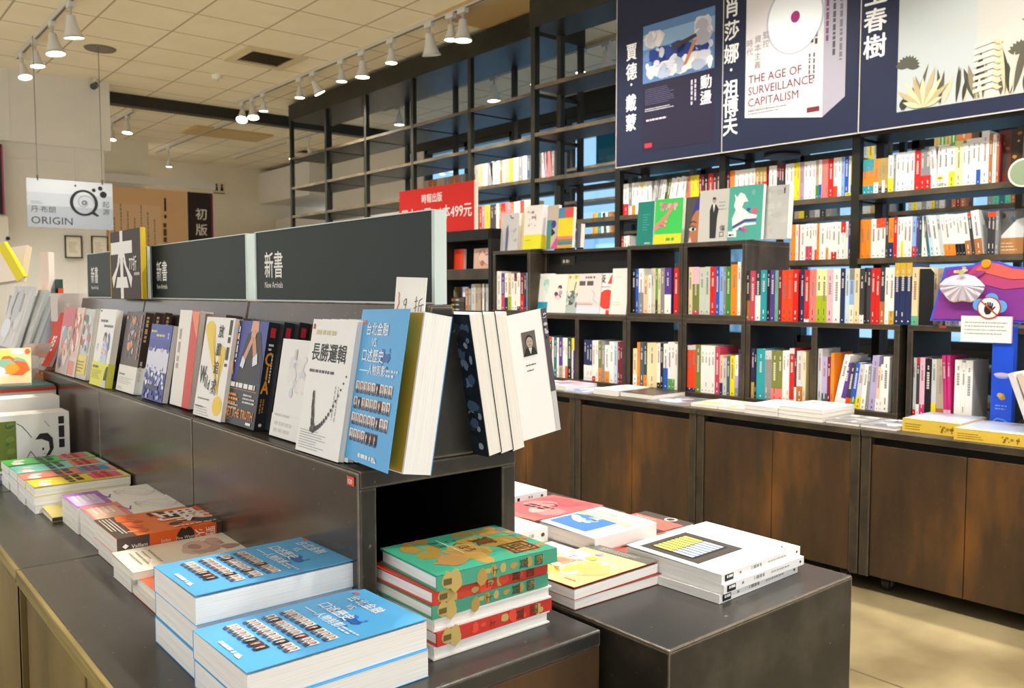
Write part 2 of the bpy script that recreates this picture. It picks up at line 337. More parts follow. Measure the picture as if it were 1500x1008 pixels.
def lamp(x, y, label, big=1.0, tilt=(0, 0), on=True, light=True, drop=.10, grp='track spotlights', zc=CZ):
    t = empty('track_spotlight', label, 'spotlight', (x, y, zc-.035), group=grp)
    g = 'd8d8d4'
    m = MB(); m.box((-.02, -.05, -.035), (.02, .05, 0), g); m.obj('adapter', PLAST, t)
    m = MB(); m.cyl((0, 0, -.035), (0, 0, -.035-drop*.6), .008*big, .008*big, 8, 'b8b8b4'); m.obj('stem', PLAST, t)
    p = Vector((0, 0, -.035-drop*.5)); d = Vector((tilt[0], tilt[1], -1)).normalized()
    m = MB(); m.cyl(p, p+d*.06*big, .024*big, .034*big, 18, g); m.cyl(p+d*.06*big, p+d*.135*big, .034*big, .058*big, 18, g, caps=False); m.cyl(p+d*.12*big, p+d*.135*big, .0585*big, .0605*big, 18, 'c4c4c0', caps=False)
    h = m.obj('lamp_head', PLAST, t, smooth=False)
    m = MB(); m.cyl(p+d*.126*big, p+d*.131*big, .053*big, .055*big, 18, 'ffffff'); m.obj('lens', LENS if on else PLAST, h)
    if on and light:
        l = bpy.data.lights.new('spot_glow', 'SPOT'); l.energy = LAMP_W*big; l.spot_size = math.radians(115); l.spot_blend = .8; l.shadow_soft_size = .06; l.color = (1, .95, .87)
        lo = bpy.data.objects.new('bulb', l); COL.objects.link(lo); lo.parent = t; lo.location = p+d*.15*big
        lo.rotation_euler = d.to_track_quat('-Z', 'Y').to_euler()
def track(x, y0, y1, label):
    m = MB(); m.box((x-.018, y0, CZ-.035), (x+.018, y1, CZ), 'cfc9ba'); m.box((x-.007, y0+.02, CZ-.0365), (x+.007, y1-.02, CZ-.034), '3a352c')
    tag(m.obj('light_track', PLAST), label, 'light track', 'ceiling light tracks')
track(1.68, -1, 9.4, 'ceiling light track nearest the white panelled wall')
for i, (y, b) in enumerate(((7.312, 1.25), (7.923, 1.25), (8.59, 1.0), (9.15, 1.0))):
    lamp(1.68, y, 'lit spotlight on the left track, ' + ['nearest of four', 'second from near end', 'third from near end', 'last, by the white wall'][i], b, ((.15, .1), (.1, -.1), (.1, -.1), (.1, -.3))[i], drop=.12)
for y in (-.4, .6, 1.5, 2.4, 3.3, 4.3, 5.4): lamp(1.68, y, 'spotlight on the left track above the book tables', 1.1, (-.1+.05*(y % 3), .08), grp='spotlights above the tables')
track(4.08, -1, 9.95, 'long ceiling light track along the front of the tall black shelf')
T2 = ((9.84, 1.1, (-.3, -.5)), (9.55, 1.1, (-.1, -.3)), (9.25, .8, (0, 0)), (8.35, .85, (0, 0)), (8.04, 1.0, (.5, -.2)), (7.455, .85, (0, 0)), (7.06, 1.1, (0, 0)), (6.556, .9, (0, 0)), (5.66, .9, (0, 0)), (5.50, 1.2, (0, 0)))
for i, (y, b, tl) in enumerate(T2): lamp(4.08, y, 'white spotlight on the long track, number %d from the black beam end' % (i+1), b, tl)
lamp(4.08, 5.966, 'larger unlit round grey spotlight on the long track over the shelf corner', 1.3, (.2, .1), on=False)
for y in (-.5, .5, 1.5, 2.6, 3.7, 4.6): lamp(3.2, y, 'spotlight in front of the banners and the low cabinets', 1.1, (.12, 0), grp='spotlights before the banners')
track(3.2, -1, 4.9, 'light track in front of the hanging banners')
for i, (y, b) in enumerate(((8.83, 1.0), (7.01, 1.2), (6.37, .8), (5.725, .9), (5.405, 1.2))):
    lamp(5.6, y, 'lit spotlight behind the tall shelf, ' + ['farthest of five', 'second farthest, warm', 'third from the far end', 'fourth, by the end post', 'nearest, beside the banner'][i], b)
for y in (4.0, 2.6, 1.2): lamp(5.6, y, 'spotlight hidden behind the banners', 1.0, grp='spotlights behind the banners')
track(5.6, .5, 9.2, 'light track behind the tall black shelf')
for i, (x, y) in enumerate(((3.24, 12.12), (3.26, 11.48))): lamp(x, y, ('lit spotlight beyond the black beam, half hidden by the white wall', 'lit spotlight beyond the black beam, right of the white wall')[i], 1.0, (-.1, -.1))
track(3.25, 11.2, 12.6, 'short light track beyond the black beam')
lamp(4.45, 13.6, 'small pendant-like spotlight in front of the far cream wall', .8, (0, 0), drop=.3)
track(4.45, 11.0, 14.2, 'thin light track leading to the far cream wall')
for i, (x, y) in enumerate(((5.6, 11.8), (5.7, 11.4))): lamp(x, y, ('lit spotlight touching the left edge of the tall shelf', 'lit spotlight just inside the left bay of the tall shelf')[i], .9, (.2, -.2), drop=.22)
track(5.65, 10.6, 14, 'light track beyond the left end of the tall shelf')

# far left wall: hanging sign, frames, poster
so = U(37, 257, y=8.5); s1 = U(163, 270, y=8.5); s2 = U(40, 332, y=8.5); ex = (s1-so).normalized()
t = frame_empty('hanging_sign', 'silver grey hanging sign with a big ringed black letter and black dots', 'sign', s2, X, Z)
w, h = .705, .425
m = MB(); F = Fr((0, 0, .012), X, Y); m.box((0, 0, 0), (w, h, .012), '9ba1a8'); m.rect(F, 0, 0, w, h*.45, '8a9097', .5); m.rect(F, 0, h*.72, w, h*.28, 'a8aeb3', .5)
m.text(F, .03, .03, 'ORIGIN', .092, '15181a', 2, sx=1.08); m.text(F, .03, .135, '丹·布朗', .062, '2a2d30', 2)
m.lines(F, .03, .205, .12, .03, 2, '70767a', 1, seed=3)
def ring(m, F, cx, cy, R, r, col, l, n=30, e=1.0):
    for i in range(n):
        a, b = 2*math.pi*i/n, 2*math.pi*(i+1)/n
        th = lambda q: r*(1-.0*q)
        m.poly(F, [(cx+math.cos(a)*R*e, cy+math.sin(a)*R), (cx+math.cos(b)*R*e, cy+math.sin(b)*R), (cx+math.cos(b)*r*e*.92, cy+math.sin(b)*r), (cx+math.cos(a)*r*e*.92, cy+math.sin(a)*r)], col, l)
ring(m, F, .46, .235, .118, .098, '16181a', 2)
m.poly(F, [(.50, .15), (.57, .115), (.585, .125), (.54, .165)], '16181a', 2.2)
sp = [(.462+.085*math.exp(-a*.18)*math.cos(a), .235+.085*math.exp(-a*.18)*math.sin(a)) for a in [i*.35 for i in range(48)]]
m.stroke(F, sp, .004, '54585c', 2.1); ring(m, F, .462, .235, .022, .014, '4a4e52', 2.3, 16)
for x, y, r in ((.545, .355, .017), (.60, .375, .02), (.625, .32, .03), (.392, .385, .009)): m.ell(F, x, y, r, r, '15181a', 2)
m.text(F, .645, .275, '起源', .062, '3a3e42', 2, vert=True)
m.obj('sign_board', PLAST, t)
for x in (.09, .62):
    m = MB(); m.cyl((x, h, .006), (x, h+CZ-2.02, .006), .003, .003, 6, '4a4a46'); m.box((x-.006, h-.015, 0), (x+.006, h+.03, .014), '3a3a36'); m.obj('hanger_wire', PLAST, t)
for i, x0 in enumerate((2.27, 2.56)):
    p = U((95, 134)[i], 378, y=10.05); t = frame_empty('certificate_plaque', ('small black framed certificate left of its twin below the grey sign', 'small black framed certificate just above the leftmost green sign')[i], 'certificate', (p.x, 10.05, p.z), X, Z, 'small framed certificates')
    m = MB()
    for a, b in (((0, 0), (.17, .012)), ((0, .228), (.17, .24)), ((0, 0), (.012, .24)), ((.158, 0), (.17, .24))): m.box((*a, 0), (*b, .02), '2c281f')
    m.obj('frame', PLAST, t); m = MB(); F = Fr((0, 0, .006), X, Y); m.box((.005, .005, 0), (.165, .235, .006), 'e9e4d2'); m.lines(F, .04, .06, .09, .12, 8, 'b0a88e', 1, seed=i); m.obj('certificate', PAPER, t)
p = U(0, 340, y=9.9); t = frame_empty('wall_poster', 'dark poster with pink edge above a pale card at left picture edge', 'poster', (p.x-.28, 9.95, p.z-.12), X, Z)
m = MB(); m.box((0, .3, 0), (.33, 1.0, .02), '2a2224'); m.box((.32, .3, 0), (.335, .98, .021), 'b04a70'); m.obj('poster_sheet', PAPER, t)
m = MB(); m.box((0, -.02, 0), (.36, .28, .025), 'd9d4c6'); m.lines(Fr((0, 0, .025), X, Y), .05, .02, .25, .22, 5, 'a8a294'); m.cyl((.35, .06, .0), (.35, .06, .04), .02, .02, 10, '2a2a2a'); m.obj('card', PAPER, t)
a, b = U(165, 272, y=13.35), U(275, 276, y=13.35)
t = frame_empty('wall_poster', 'large pale orange poster of vertical text behind the grey sign', 'poster', (a.x-.6, 13.42, .3), X, Z)
w, h = b.x-a.x+.6, a.z-.3
m = MB(); F = Fr((0, 0, .01), X, Y); m.box((0, 0, 0), (w, h, .01), 'e9bd8c'); m.rect(F, .05, 0, w*.74, h-.25, 'edc9a0', 1)
for i in range(12):
    x = w*.74-.06-i*.095; m.lines(F, x, h-1.5+.1*(i % 3), .030, 1.05, 1, 'a8875c', 2, fill=.8, vert=True, seed=i)
m.rect(F, w-.34, h-.32, .03, .2, '2a1c14', 2); m.ell(F, w-.325, h-.40, .02, .03, '2a1c14', 2); m.lines(F, w-.36, h-1.6, .07, 1.1, 1, '5a4028', 2, fill=.85, vert=True, seed=77)
m.obj('poster_sheet', PAPER, t)
a, b = U(278, 280, y=13.3), U(315, 282, y=13.3)
t = frame_empty('wall_poster', 'narrow black poster with white vertical lettering beside the orange poster', 'poster', (a.x, 13.42, .3), X, Z)
w, h = b.x-a.x, a.z-.3
m = MB(); F = Fr((0, 0, .02), X, Y); m.box((0, 0, 0), (w, h, .02), '2e241e'); m.rect(F, w-.03, 0, .03, h, '8a2a50', 1); m.text(F, w*.52, h-.16, '初版×', .19, 'efe8dc', 2, vert=True, gap=1.28, bold=.01); m.obj('poster_sheet', PAPER, t)
m = MB(); F = Fr((0, 0, .01), X, Y)
for x in (0, .1): m.ell(F, x, .10, .022, .022, '1c1c1c', 1); m.poly(F, [(x-.03, 0), (x+.03, 0), (x+.02, .075), (x-.02, .075)], '1c1c1c', 1)
m.rect(F, -.05, -.05, .2, .015, '1c1c1c', 1); m.box((-.06, -.06, 0), (.16, .14, .01), 'd8d0b8')
p = U(318, 279, y=15.15); tag(m.obj('restroom_sign', PAPER, loc=(p.x, 15.19, p.z)), 'tiny black two-figure pictogram sign right of the black poster', 'sign').rotation_euler = (math.pi/2, 0, 0)
# ---------------------------------------------------------------- central gondola: plinths, riser boxes, sloped racks
PX0, PX1, PZ = .285, .893, .50
CX0, CX1, LZ = .602, .891, .745
def bx(name, lo, hi, mat, parent, bevel=.002, col='808080'):
    m = MB(); m.box(lo, hi, col); return m.obj(name, mat, parent, bevel=bevel)
def plinth(y0, y1, label, x0=PX0, x1=PX1):
    t = empty('display_plinth', label, 'display plinth', (x0, y0, 0), group='low book plinths'); w, d = x1-x0, y1-y0
    bx('top_board', (0, 0, .475), (w, d, .50), TOPW, t, .003)
    bx('edge_band', (-.006, .001, .474), (.004, d-.001, .499), EDGE, t, .002)
    bx('carcass', (.03, .02, .0), (w-.02, d-.02, .475), INNER, t, 0)
    bx('end_panel', (.0, .002, .0), (w, .02, .475), DOOR, t, .002)
    bx('side_panel', (w-.02, .02, 0), (w-.001, d, .475), DOOR, t, .002)
    n = 2
    for i in range(n):
        a = .02+i*(d-.02)/n; bx('door', (.008, a+.006, .03), (.028, a+(d-.02)/n-.010, .452), PLIN, t, .002)
    bx('post', (.0, .0, 0), (.028, .022, .475), PLIN, t, .001)
plinth(.866, 1.731, 'dark low plinth under the blue books, its left edge worn to bare plywood')
plinth(1.736, 2.43, 'dark low plinth under the orange and coloured comic piles')
plinth(2.435, 3.30, 'dark low plinth at the far end, under the stacked white comics')
def riser(y0, y1, label, x0=CX0, x1=CX1, z0=PZ, z1=LZ, far=False):
    t = empty('riser_box', label, 'riser box', (x0, y0, z0), group='open ended riser boxes'); w, d, h = x1-x0, y1-y0, z1-z0; b = .027
    bx('top_board', (0, 0, h-b), (w, d, h), ENDW, t); bx('bottom_board', (0, 0, 0), (w, d, .014), ENDW, t)
    bx('side_board', (0, .001, .014), (b, d, h-b), ENDW, t); bx('side_board', (w-b, .001, .014), (w, d, h-b), ENDW, t)
    bx('lacquered_side', (-.003, .0015, .003), (0, d-.002, h-.003), LACQ, t, .0015)
    bx('back_board', (b, d-.15, .014), (w-b, d-.13, h-b), INNER, t, 0)
    for q in (((b, .004, .0142), (b+.001, d-.15, h-b)), ((w-b-.001, .004, .0142), (w-b, d-.15, h-b)), ((b, .004, h-b-.001), (w-b, d-.15, h-b)), ((b, .004, .014), (w-b, d-.15, .0148))): bx('black_lining', q[0], q[1], INNER, t, 0)
def rack(y0, y1, label, x0=CX0, x1=CX1, z0=LZ):
    cx = (x0+x1)/2; t = empty('sloped_rack', label, 'display rack', (cx, y0, z0), group='sloped display racks'); d = y1-y0
    P = [(-.066, 0), (-.022, .235), (.022, .235), (.066, 0)]
    fr = Fr((0, d, 0), X, Z)   # normal -y
    m = MB(); m.prism(P, fr, 0, d, '808080'); m.obj('slope_body', LACQ, t, bevel=.002)
    m = MB(); m.prism([(-.062, .002), (-.0205, .232), (.0205, .232), (.062, .002)], fr, d, d+.003, '808080'); m.obj('end_panel', ENDW, t, bevel=.001)
    return t
UY = ((1.06, 1.730), (1.734, 2.430), (2.434, 3.11))
nm = ('nearest, holding the green stack before its opening', 'middle of three, beside the orange pile', 'farthest of three, beside the comic stack')
for (a, b), n in zip(UY, nm):
    riser(a, b, 'dark open riser box ' + n)
nm = ('nearest dark sloped rack with the blue book and the tall green sign', 'middle dark sloped rack with the navy book, under the second sign', 'far dark sloped rack holding the woman cover book')
for (a, b), n in zip(UY, nm): rack(a+.004, b-.002, n)
# second gondola beyond the gap
plinth(3.95, 5.3, 'dark plinth of the second gondola at the left picture edge', .50, 1.05)
riser(3.95, 5.3, 'dark riser box with black opening at the left picture edge', .745, 1.04)
rack(3.96, 5.29, 'sloped rack behind the leaning grey picture books', .745, 1.04)
# right-hand box tables
def box_table(x0, x1, y0, y1, label):
    t = empty('box_table', label, 'box table', (x0, y0, 0), group='dark box tables'); w, d = x1-x0, y1-y0
    bx('top_board', (0, 0, .496), (w, d, .5), TOPW, t, .002); bx('body', (.0, .0, .0), (w, d, .496), ENDW, t, 0)
box_table(.912, 1.408, .752, 1.30, 'black box table with chipped edges under the white book stack')
box_table(.925, 1.425, 1.305, 1.86, 'second black box table behind, covered with white books')
box_table(.935, 1.44, 1.866, 2.45, 'third black box table hidden behind the riser box')
# ---------------------------------------------------------------- wall side: cabinets, crates
def wthing(name, label, cat, u, v, z, group=None): return empty(name, label, cat, Wp(u, v, z), WROT, group)
CUS = [-2.70, -2.035, -1.37, -.705, -.04, .625]
cn = ('hidden behind the riser box', 'behind the hanging white books, mostly hidden', 'under the left crates, second from the far end in view', 'in the middle, left of the bare floor', 'with two castors showing, under the yellow boxes', 'at the right picture edge')
for u, n in zip(CUS, cn):
    t = wthing('cabinet', 'low dark brown two-door cabinet ' + n, 'cabinet', u, 0, 0, 'low cabinets on castors'); w, d = .66, .64
    bx('worktop', (0, -.004, .522), (w, d, .545), CRATE, t, .002)
    bx('side_panel', (0, 0, .052), (.032, d, .522), CRATE, t, .002); bx('side_panel', (w-.032, 0, .052), (w, d, .522), CRATE, t, .002)
    bx('carcass', (.032, .03, .06), (w-.032, d, .52), INNER, t, 0); bx('floor_board', (.032, .02, .052), (w-.032, d-.02, .06), CRATE, t, 0)
    for k in (0, 1): bx('door', (.034+k*.297, .006, .056), (.034+k*.297+.2945, .026, .496), DOOR, t, .0015)
    for a in (.07, .59):
        for b in (.07, d-.07):
            m = MB(); w_ = MB(); w_.cyl((a-.012, b, .024), (a+.012, b, .024), .024, .024, 18, '2b2c2e'); m.cyl((a-.0135, b, .024), (a-.012, b, .024), .009, .009, 10, '8a8a88'); m.cyl((a+.012, b, .024), (a+.0135, b, .024), .009, .009, 10, '8a8a88')
            m.box((a-.017, b-.02, .043), (a+.017, b+.012, .053), '55565a'); m.box((a-.017, b-.014, .02), (a-.0142, b+.006, .046), '55565a'); m.box((a+.0142, b-.014, .02), (a+.017, b+.006, .046), '55565a')
            w_.obj('wheel', PLAST, m.obj('castor', PLAST, t))
CV = .30; CD = .33
def crate(u0, u1, z0, z1, label, div=(), mat=CRATE):
    t = wthing('crate_shelf', label, 'crate shelf', u0, CV, z0, 'stacked crate shelves'); w, h = u1-u0, z1-z0; b = .019
    for nm_, lo, hi in (('bottom_board', (0, 0, 0), (w, CD, b)), ('top_board', (0, 0, h-b), (w, CD, h)), ('side_board', (0, 0, b), (b, CD, h-b)), ('side_board', (w-b, 0, b), (w, CD, h-b))): bx(nm_, lo, hi, mat, t, .0015)
    for k in div: bx('divider', (k-u0-b*.6, .0, b), (k-u0+b*.6, CD, h-b), mat, t, .0015)
    e = [0]+[k-u0 for k in div]+[w]
    for a in e[:-1]: bx('black_lining', (a+b*(1 if a == 0 else .6), .006, b+.0005), (a+b*(1 if a == 0 else .6)+.0008, CD-.002, h-b-.0005), INNER, t, 0)
ZC0, ZC1, ZC2 = .545, .883, 1.213
crate(-2.305, -1.985, ZC0, ZC1, 'lower crate shelf hidden behind the hanging white books')
crate(-1.98, -1.335, ZC0, ZC1, 'lower double crate under the face-out books', (-1.655,))
crate(-1.33, -1.013, ZC0, ZC1, 'lower single crate with the thick ivory book')
crate(-1.009, -.692, ZC0, ZC1, 'lower single crate with the vermilion and yellow books')
crate(-.688, -.058, ZC0, ZC1, 'lower double crate under the long row of books', (-.385,))
crate(-.03, .60, ZC0, ZC1, 'lower crate behind the blue pillar box, under the purple board', (.27,))
crate(-1.33, -1.013, ZC1, ZC2, 'upper crate under the green parrot-like cover book')
crate(-1.009, -.692, ZC1, ZC2, 'upper crate with plain dark right side, under the teal cover')
crate(-2.30, -2.0, ZC1, 1.222, 'upper crate with a crowded row, left of the face-out panel')
t = wthing('display_stand', 'dark display panel behind six face-out books', 'display stand', -1.995, CV, ZC1, 'stacked crate shelves')
m = MB(); m.prism([(.095, 0), (.115, 0), (.145, .325), (.125, .325)], Fr((.655, 0, 0), Y, Z), -.655, 0, '808080'); m.obj('back_panel', INNER, t)
bx('top_board', (0, .08, .318), (.655, CD, .332), CRATE, t); bx('base_board', (0, 0, 0), (.655, .3, .006), CRATE, t, .001)
bx('side_board', (0, .1, .006), (.015, CD, .318), CRATE, t); bx('side_board', (.64, .1, .006), (.655, CD, .318), CRATE, t)
m = MB(); m.box((.11, .116, .255), (.21, .121, .30), '3a3830'); m.lines(Fr((.11, .116, .255), X, Z), .015, .012, .07, .022, 1, 'e8e4d8', 1, .9, seed=4); m.obj('shelf_label', PAPER, t)
# end unit with three levels
t = wthing('shelf_unit', 'black end shelf unit with red book and disc cases, below the red sale sign', 'shelf unit', -2.76, CV, ZC0, None); w = .45
for nm_, lo, hi in (('side_board', (0, 0, 0), (.045, CD, .80)), ('side_board', (w-.03, 0, 0), (w, CD, .80)), ('top_board', (0, 0, .745), (w, CD, .805)), ('shelf_board', (.045, 0, .525), (w-.03, CD, .585)), ('shelf_board', (.045, 0, .28), (w-.03, CD, .31)), ('bottom_board', (.045, 0, 0), (w-.03, CD, .03))): bx(nm_, lo, hi, INNER if nm_ != 'shelf_board' else CRATE, t, .0015)
m = MB(); m.box((.012, -.001, .335), (.04, 0, .365), 'e8e4da'); m.ell(Fr((.012, -.001, .335), X, Z), .014, .015, .007, .007, 'a83a2a'); m.obj('shelf_sticker', PAPER, t)
# ---------------------------------------------------------------- tall open shelves
LIT_EDGE = ramp_mat('brown_shelf_lip', ['39342a', '544a39', '6b5c44'], 5, .45, (1, 1, 1), .4, .05)  # lighter brown strip: light caught by the board fronts, put into the colour
def open_shelf(name, label, o, rz, length, depth, posts, levels, top, group, fascia=None, fdepth=None, pw=.042, bt=.03):
    t = empty(name, label, 'bookshelf', o, rz, group)
    for p in posts:
        for y in (0, depth-pw): bx('post', (p-pw/2, y, 0), (p+pw/2, y+pw, top), STEEL, t, .001)
    for z in levels:
        for a, b in zip(posts, posts[1:]): bd = bx('shelf_board', (a+pw/2, .004, z-bt), (b-pw/2, depth-.004, z), STEEL, t, .0015); bx('front_lip', (a+pw/2, .0015, z-bt+.002), (b-pw/2, .004, z-.001), LIT_EDGE, bd, 0)
    for p in posts[1:-1]:
        for z in levels: pass
    if fascia: bx('fascia', (posts[0]-.03, -.005, fascia[0]), (posts[-1]+.03, depth+.005, fascia[1]), STEEL, t, .004)
    return t
open_shelf('tall_bookshelf', 'tall half-empty black open bookshelf reaching up to the ceiling', (4.56, 9.60, 0), -math.pi/2, 4.4, .54, [0.0, .88, 1.75, 2.63, 3.54, 4.40], (.12, .5, .85, 1.18, 1.51, 1.91, 2.245, 2.595), 3.03, None, (3.03, 3.215))
o = Wp(-3.19, 1.42, 0)
open_shelf('tall_bookshelf', 'black open bookshelf behind the hanging banners, full of pale novels', o, WROT, 4.8, .30, [0, .80, 1.593, 2.387, 3.18, 3.98], (.12, .5, .85, 1.168, 1.487, 1.80, 2.12, 2.45), 2.85, None, (2.85, 3.05))
open_shelf('tall_bookshelf', 'dark back shelf along the windows, with a sparse row of books', (6.0, 6.5, 0), -math.pi/2, 7, .26, [0, .87, 1.74, 2.61, 3.48, 4.35, 5.22, 6.1], (.5, .9, 1.25, 1.57, 1.91, 2.24), 2.6, None, None)
# round green disc on the shelf edge at the right picture edge, round black thing under shelf
p = Wp(0.02, 1.30, 0); q = UW(1497, 252, 1.36)
m = MB(); m.cyl((0, 0, 0), (0, .012, 0), .062, .062, 28, 'e6ead8'); m.cyl((0, -.001, 0), (0, .011, 0), .054, .054, 28, '8fa080')
tag(m.obj('round_shelf_sign', PLAST, loc=Wp(q[0], 1.38, q[1]), rz=WROT), 'round sage green shelf sign with pale rim at the right picture edge', 'sign')
# ---------------------------------------------------------------- signs on the gondola
def crest(y0, y1, label, x=.74, z0=.981, h=.143, txt=True):
    t = frame_empty('aisle_sign', label, 'sign', (x, y1, z0), -Y, Z, 'long dark green aisle signs'); L = y1-y0
    m = MB(); m.box((.006, .003, -.018), (L-.008, h-.001, 0), '27312f'); F = Fr((0, 0, 0), X, Y)
    if txt:
        m.text(F, .047, .052, '新書', .057, 'f4f4f0', 1, bold=.012, sx=.78, al='L'); m.text(F, .047, .027, 'New Arrivals', .0185, 'f4f4f0', 1, sx=.86)
    m.obj('board', PAPER, t)
    m = MB()
    for a, b in (((0, 0), (.006, h)), ((L-.008, 0), (L, h)), ((.006, 0), (L-.008, .003)), ((.006, h-.001), (L-.008, h+.001))): m.box((*a, -.020), (*b, .002), 'c9d6d2')
    m.obj('edge_frame', PLAST, t)
crest(1.068, 1.732, 'nearest and largest dark green sign reading New Arrivals')
crest(1.772, 2.428, 'middle dark green New Arrivals sign, left of the largest one')
crest(2.455, 3.10, 'leftmost dark green New Arrivals sign, half behind the brown discount sign')
t = frame_empty('discount_sign', 'tall brown sign with a huge white character and 77 discount', 'sign', (.70, 2.665, .981), -Y, Z)
w, h = .285, .19
m = MB(); m.box((0, 0, -.010), (w, h, 0), '3a2c28'); F = Fr((0, 0, 0), X, Y); c = .108
W2 = 'f4f2ee'
m.rect(F, c-.014, 0, .028, h, W2); m.rect(F, .004, h*.66, .205, h*.18, W2, 1.1)
m.poly(F, [(c-.03, h*.66), (c+.03, h*.66), (c+.046, h*.48), (c+.098, h*.31), (c+.085, h*.155), (c+.056, h*.34), (c+.018, h*.54), (c+.018, h*.60), (c-.018, h*.60), (c-.018, h*.54), (c-.056, h*.34), (c-.085, h*.155), (c-.098, h*.31), (c-.046, h*.48)], W2, 1.2)
m.poly(F, [(c-.062, h*.16), (c+.062, h*.16), (c+.045, h*.32), (c-.045, h*.32)], W2, 1.3)
m.text(F, .180, .080, '77折', .044, W2, 2, bold=.01, sx=.80); m.rect(F, .222, .064, .048, .008, 'b9b2ac', 1)
m.obj('sign_face', PAPER, t); m = MB(); m.box((w, 0, -.011), (w+.008, h, .001), 'd9b81e'); m.box((-.004, 0, -.011), (0, h, .001), 'd9b81e'); m.obj('yellow_edge', PAPER, t)
# price card behind the standing blue book
p = U(583, 459, x=.70)
t = frame_empty('price_card', 'white handwritten price card standing behind the tall blue book', 'card', (.692, p.y+.004, .935), Vector((0, -1, -.03)), Vector((.08, 0, 1)))
m = MB(); m.box((0, 0, -.001), (.082, .088, 0), 'f3f0ea'); F = Fr((0, 0, 0), X, Y)
r = random.Random(3); xs = [(.012+r.uniform(-.003, .003), .065-i*.0045) for i in range(14)]; m.stroke(F, xs, .002, 'd23a30', 1)
m.stroke(F, [(.032, .056), (.026, .052), (.027, .046), (.033, .047), (.033, .056), (.030, .030)], .0013, '4a4a4a', 1)
m.stroke(F, [(.055, .052), (.063, .054)], .0013, '4a4a4a'); m.stroke(F, [(.059, .06), (.058, .032), (.055, .035)], .0013, '4a4a4a'); m.stroke(F, [(.054, .042), (.063, .046)], .0013, '4a4a4a')
m.stroke(F, [(.075, .058), (.067, .054), (.066, .034)], .0013, '4a4a4a'); m.stroke(F, [(.066, .046), (.079, .049)], .0013, '4a4a4a'); m.stroke(F, [(.073, .048), (.073, .03)], .0013, '4a4a4a')
m.obj('card_face', PAPER, t)
# number sticker on the riser corner
m = MB(); m.box((0, 0, -.0006), (.02, .013, 0), 'e8604a'); m.text(Fr((0, 0, 0), X, Y), .010, .003, '120', .009, 'ffffff', 1, al='C', bold=.02)
t = frame_empty('number_sticker', 'small red number sticker on the front corner of the riser box', 'sticker', (CX0-.0045, 1.09, .722), -Y, Z); m.obj('sticker', PAPER, t)
# red sale sign on the end unit
u0, _ = UW(585, 300, CV+.06); u1, _ = UW(695, 300, CV+.06)
t = frame_empty('sale_sign', 'red sale sign with white prices standing on the black end unit', 'sign', Wp(u0, CV+.06, 1.352), DU, Z); L = u1-u0; h = .285
m = MB(); m.box((0, 0, -.012), (L, h, 0), 'd8261e'); F = Fr((0, 0, 0), X, Y)
m.text(F, L*.46, h*.69, '時報出版', .058, 'fbeeea', 1, al='C', bold=.02, sx=.92); m.text(F, L*.5, h*.32, '單本99元 · 6本499元', .088, 'fbf4f0', 1, al='C', bold=.012, sx=.93)
m.obj('sign_face', PAPER, t); m = MB(); m.box((L, 0, -.013), (L+.018, h, .001), 'efe6d6'); m.box((0, -.006, -.013), (L, 0, .001), 'e6d8c6'); m.obj('pale_edge', PAPER, t)

# ---------------------------------------------------------------- hanging banners
NV = '1f2540'
BV = 1.36
def banner(u0, u1, label):
    z0, z1 = 1.782, 2.95
    t = frame_empty('banner', label, 'banner', Wp(u0, BV, z0), DU, Z, 'navy author banners'); L = u1-u0-.004
    m = MB(); n = 16; q = []
    for i in range(n+1):
        x = L*i/n; q.append((x, .010*math.sin(i*1.1)*(1 if i not in (0, n) else 0)))
    m.box((0, 0, -.004), (L, z1-z0, 0), NV)
    cl = m.obj('cloth', PAPER, t)
    m = MB(); m.box((0, -.004, -.005), (L, .002, .001), 'c9c6bd'); m.box((0, 0, -.005), (.005, z1-z0, .001), 'c9c6bd'); m.obj('pale_hem', PLAST, t)
    m = MB(); m.cyl((0, z1-z0, 0), (L, z1-z0, 0), .014, .014, 10, '1b1b1b'); m.obj('hanging_rod', PLAST, t)
    return cl, Fr((0, 0, .0006), X, Y), L, z0, z1-z0
ub = [-2.352, -1.562, -.766, .20]
# first banner
t, F, L, z0, BH = banner(ub[0], ub[1], 'left banner, author lettering beside a dark book cover with a blue wave-like picture')
m = MB(); a, b = .216, .736; y0, y1 = 1.853-z0, 2.605-z0; ym = 2.262-z0
m.rect(F, a, y0, b-a, ym-y0, '231f38', 1)
m.rect(F, a, ym, b-a, y1-ym, '5f86b8', 1); m.rect(F, a, ym+.2, b-a, .09, '8fb2d8', 1.2)
m.blobs(F, a, ym, b-a, (y1-ym)*.62, 60, ['2b4a9a', '3f66b0', 'dfe3ea', '6d8fc8', 'c9d2e2', '24408c'], 1.5, 11, .10, .30)
m.blobs(F, a, ym, b-a, .13, 36, ['f0eff0', 'dfe3ee', 'ffffff', 'b9c6e0'], 3, 5, .15, .4)
m.blobs(F, a, ym+.19, .17, .13, 14, ['ddd8d4', 'e9e6e2', 'c8ccd8'], 3.4, 6, .2, .5); m.blobs(F, b-.16, ym+.13, .16, .2, 16, ['e6e2e0', 'cfd0dc', 'b6b4c4'], 3.4, 9, .15, .4)
m.poly(F, [(a+.30, ym+.05), (a+.33, ym+.06), (a+.40, ym+.18), (a+.375, ym+.185)], 'd08a60', 4.5)
m.poly(F, [(a+.23, ym+.16), (a+.40, ym+.20), (a+.39, ym+.22), (a+.22, ym+.185)], '4a4038', 4.6)
m.text(F, b-.055, ym-.01, '動盪', .082, 'f2f0f2', 2, vert=True, bold=.02); m.lines(F, b-.16, ym-.22, .05, .18, 2, 'cfcada', 2, .6, True, 3)
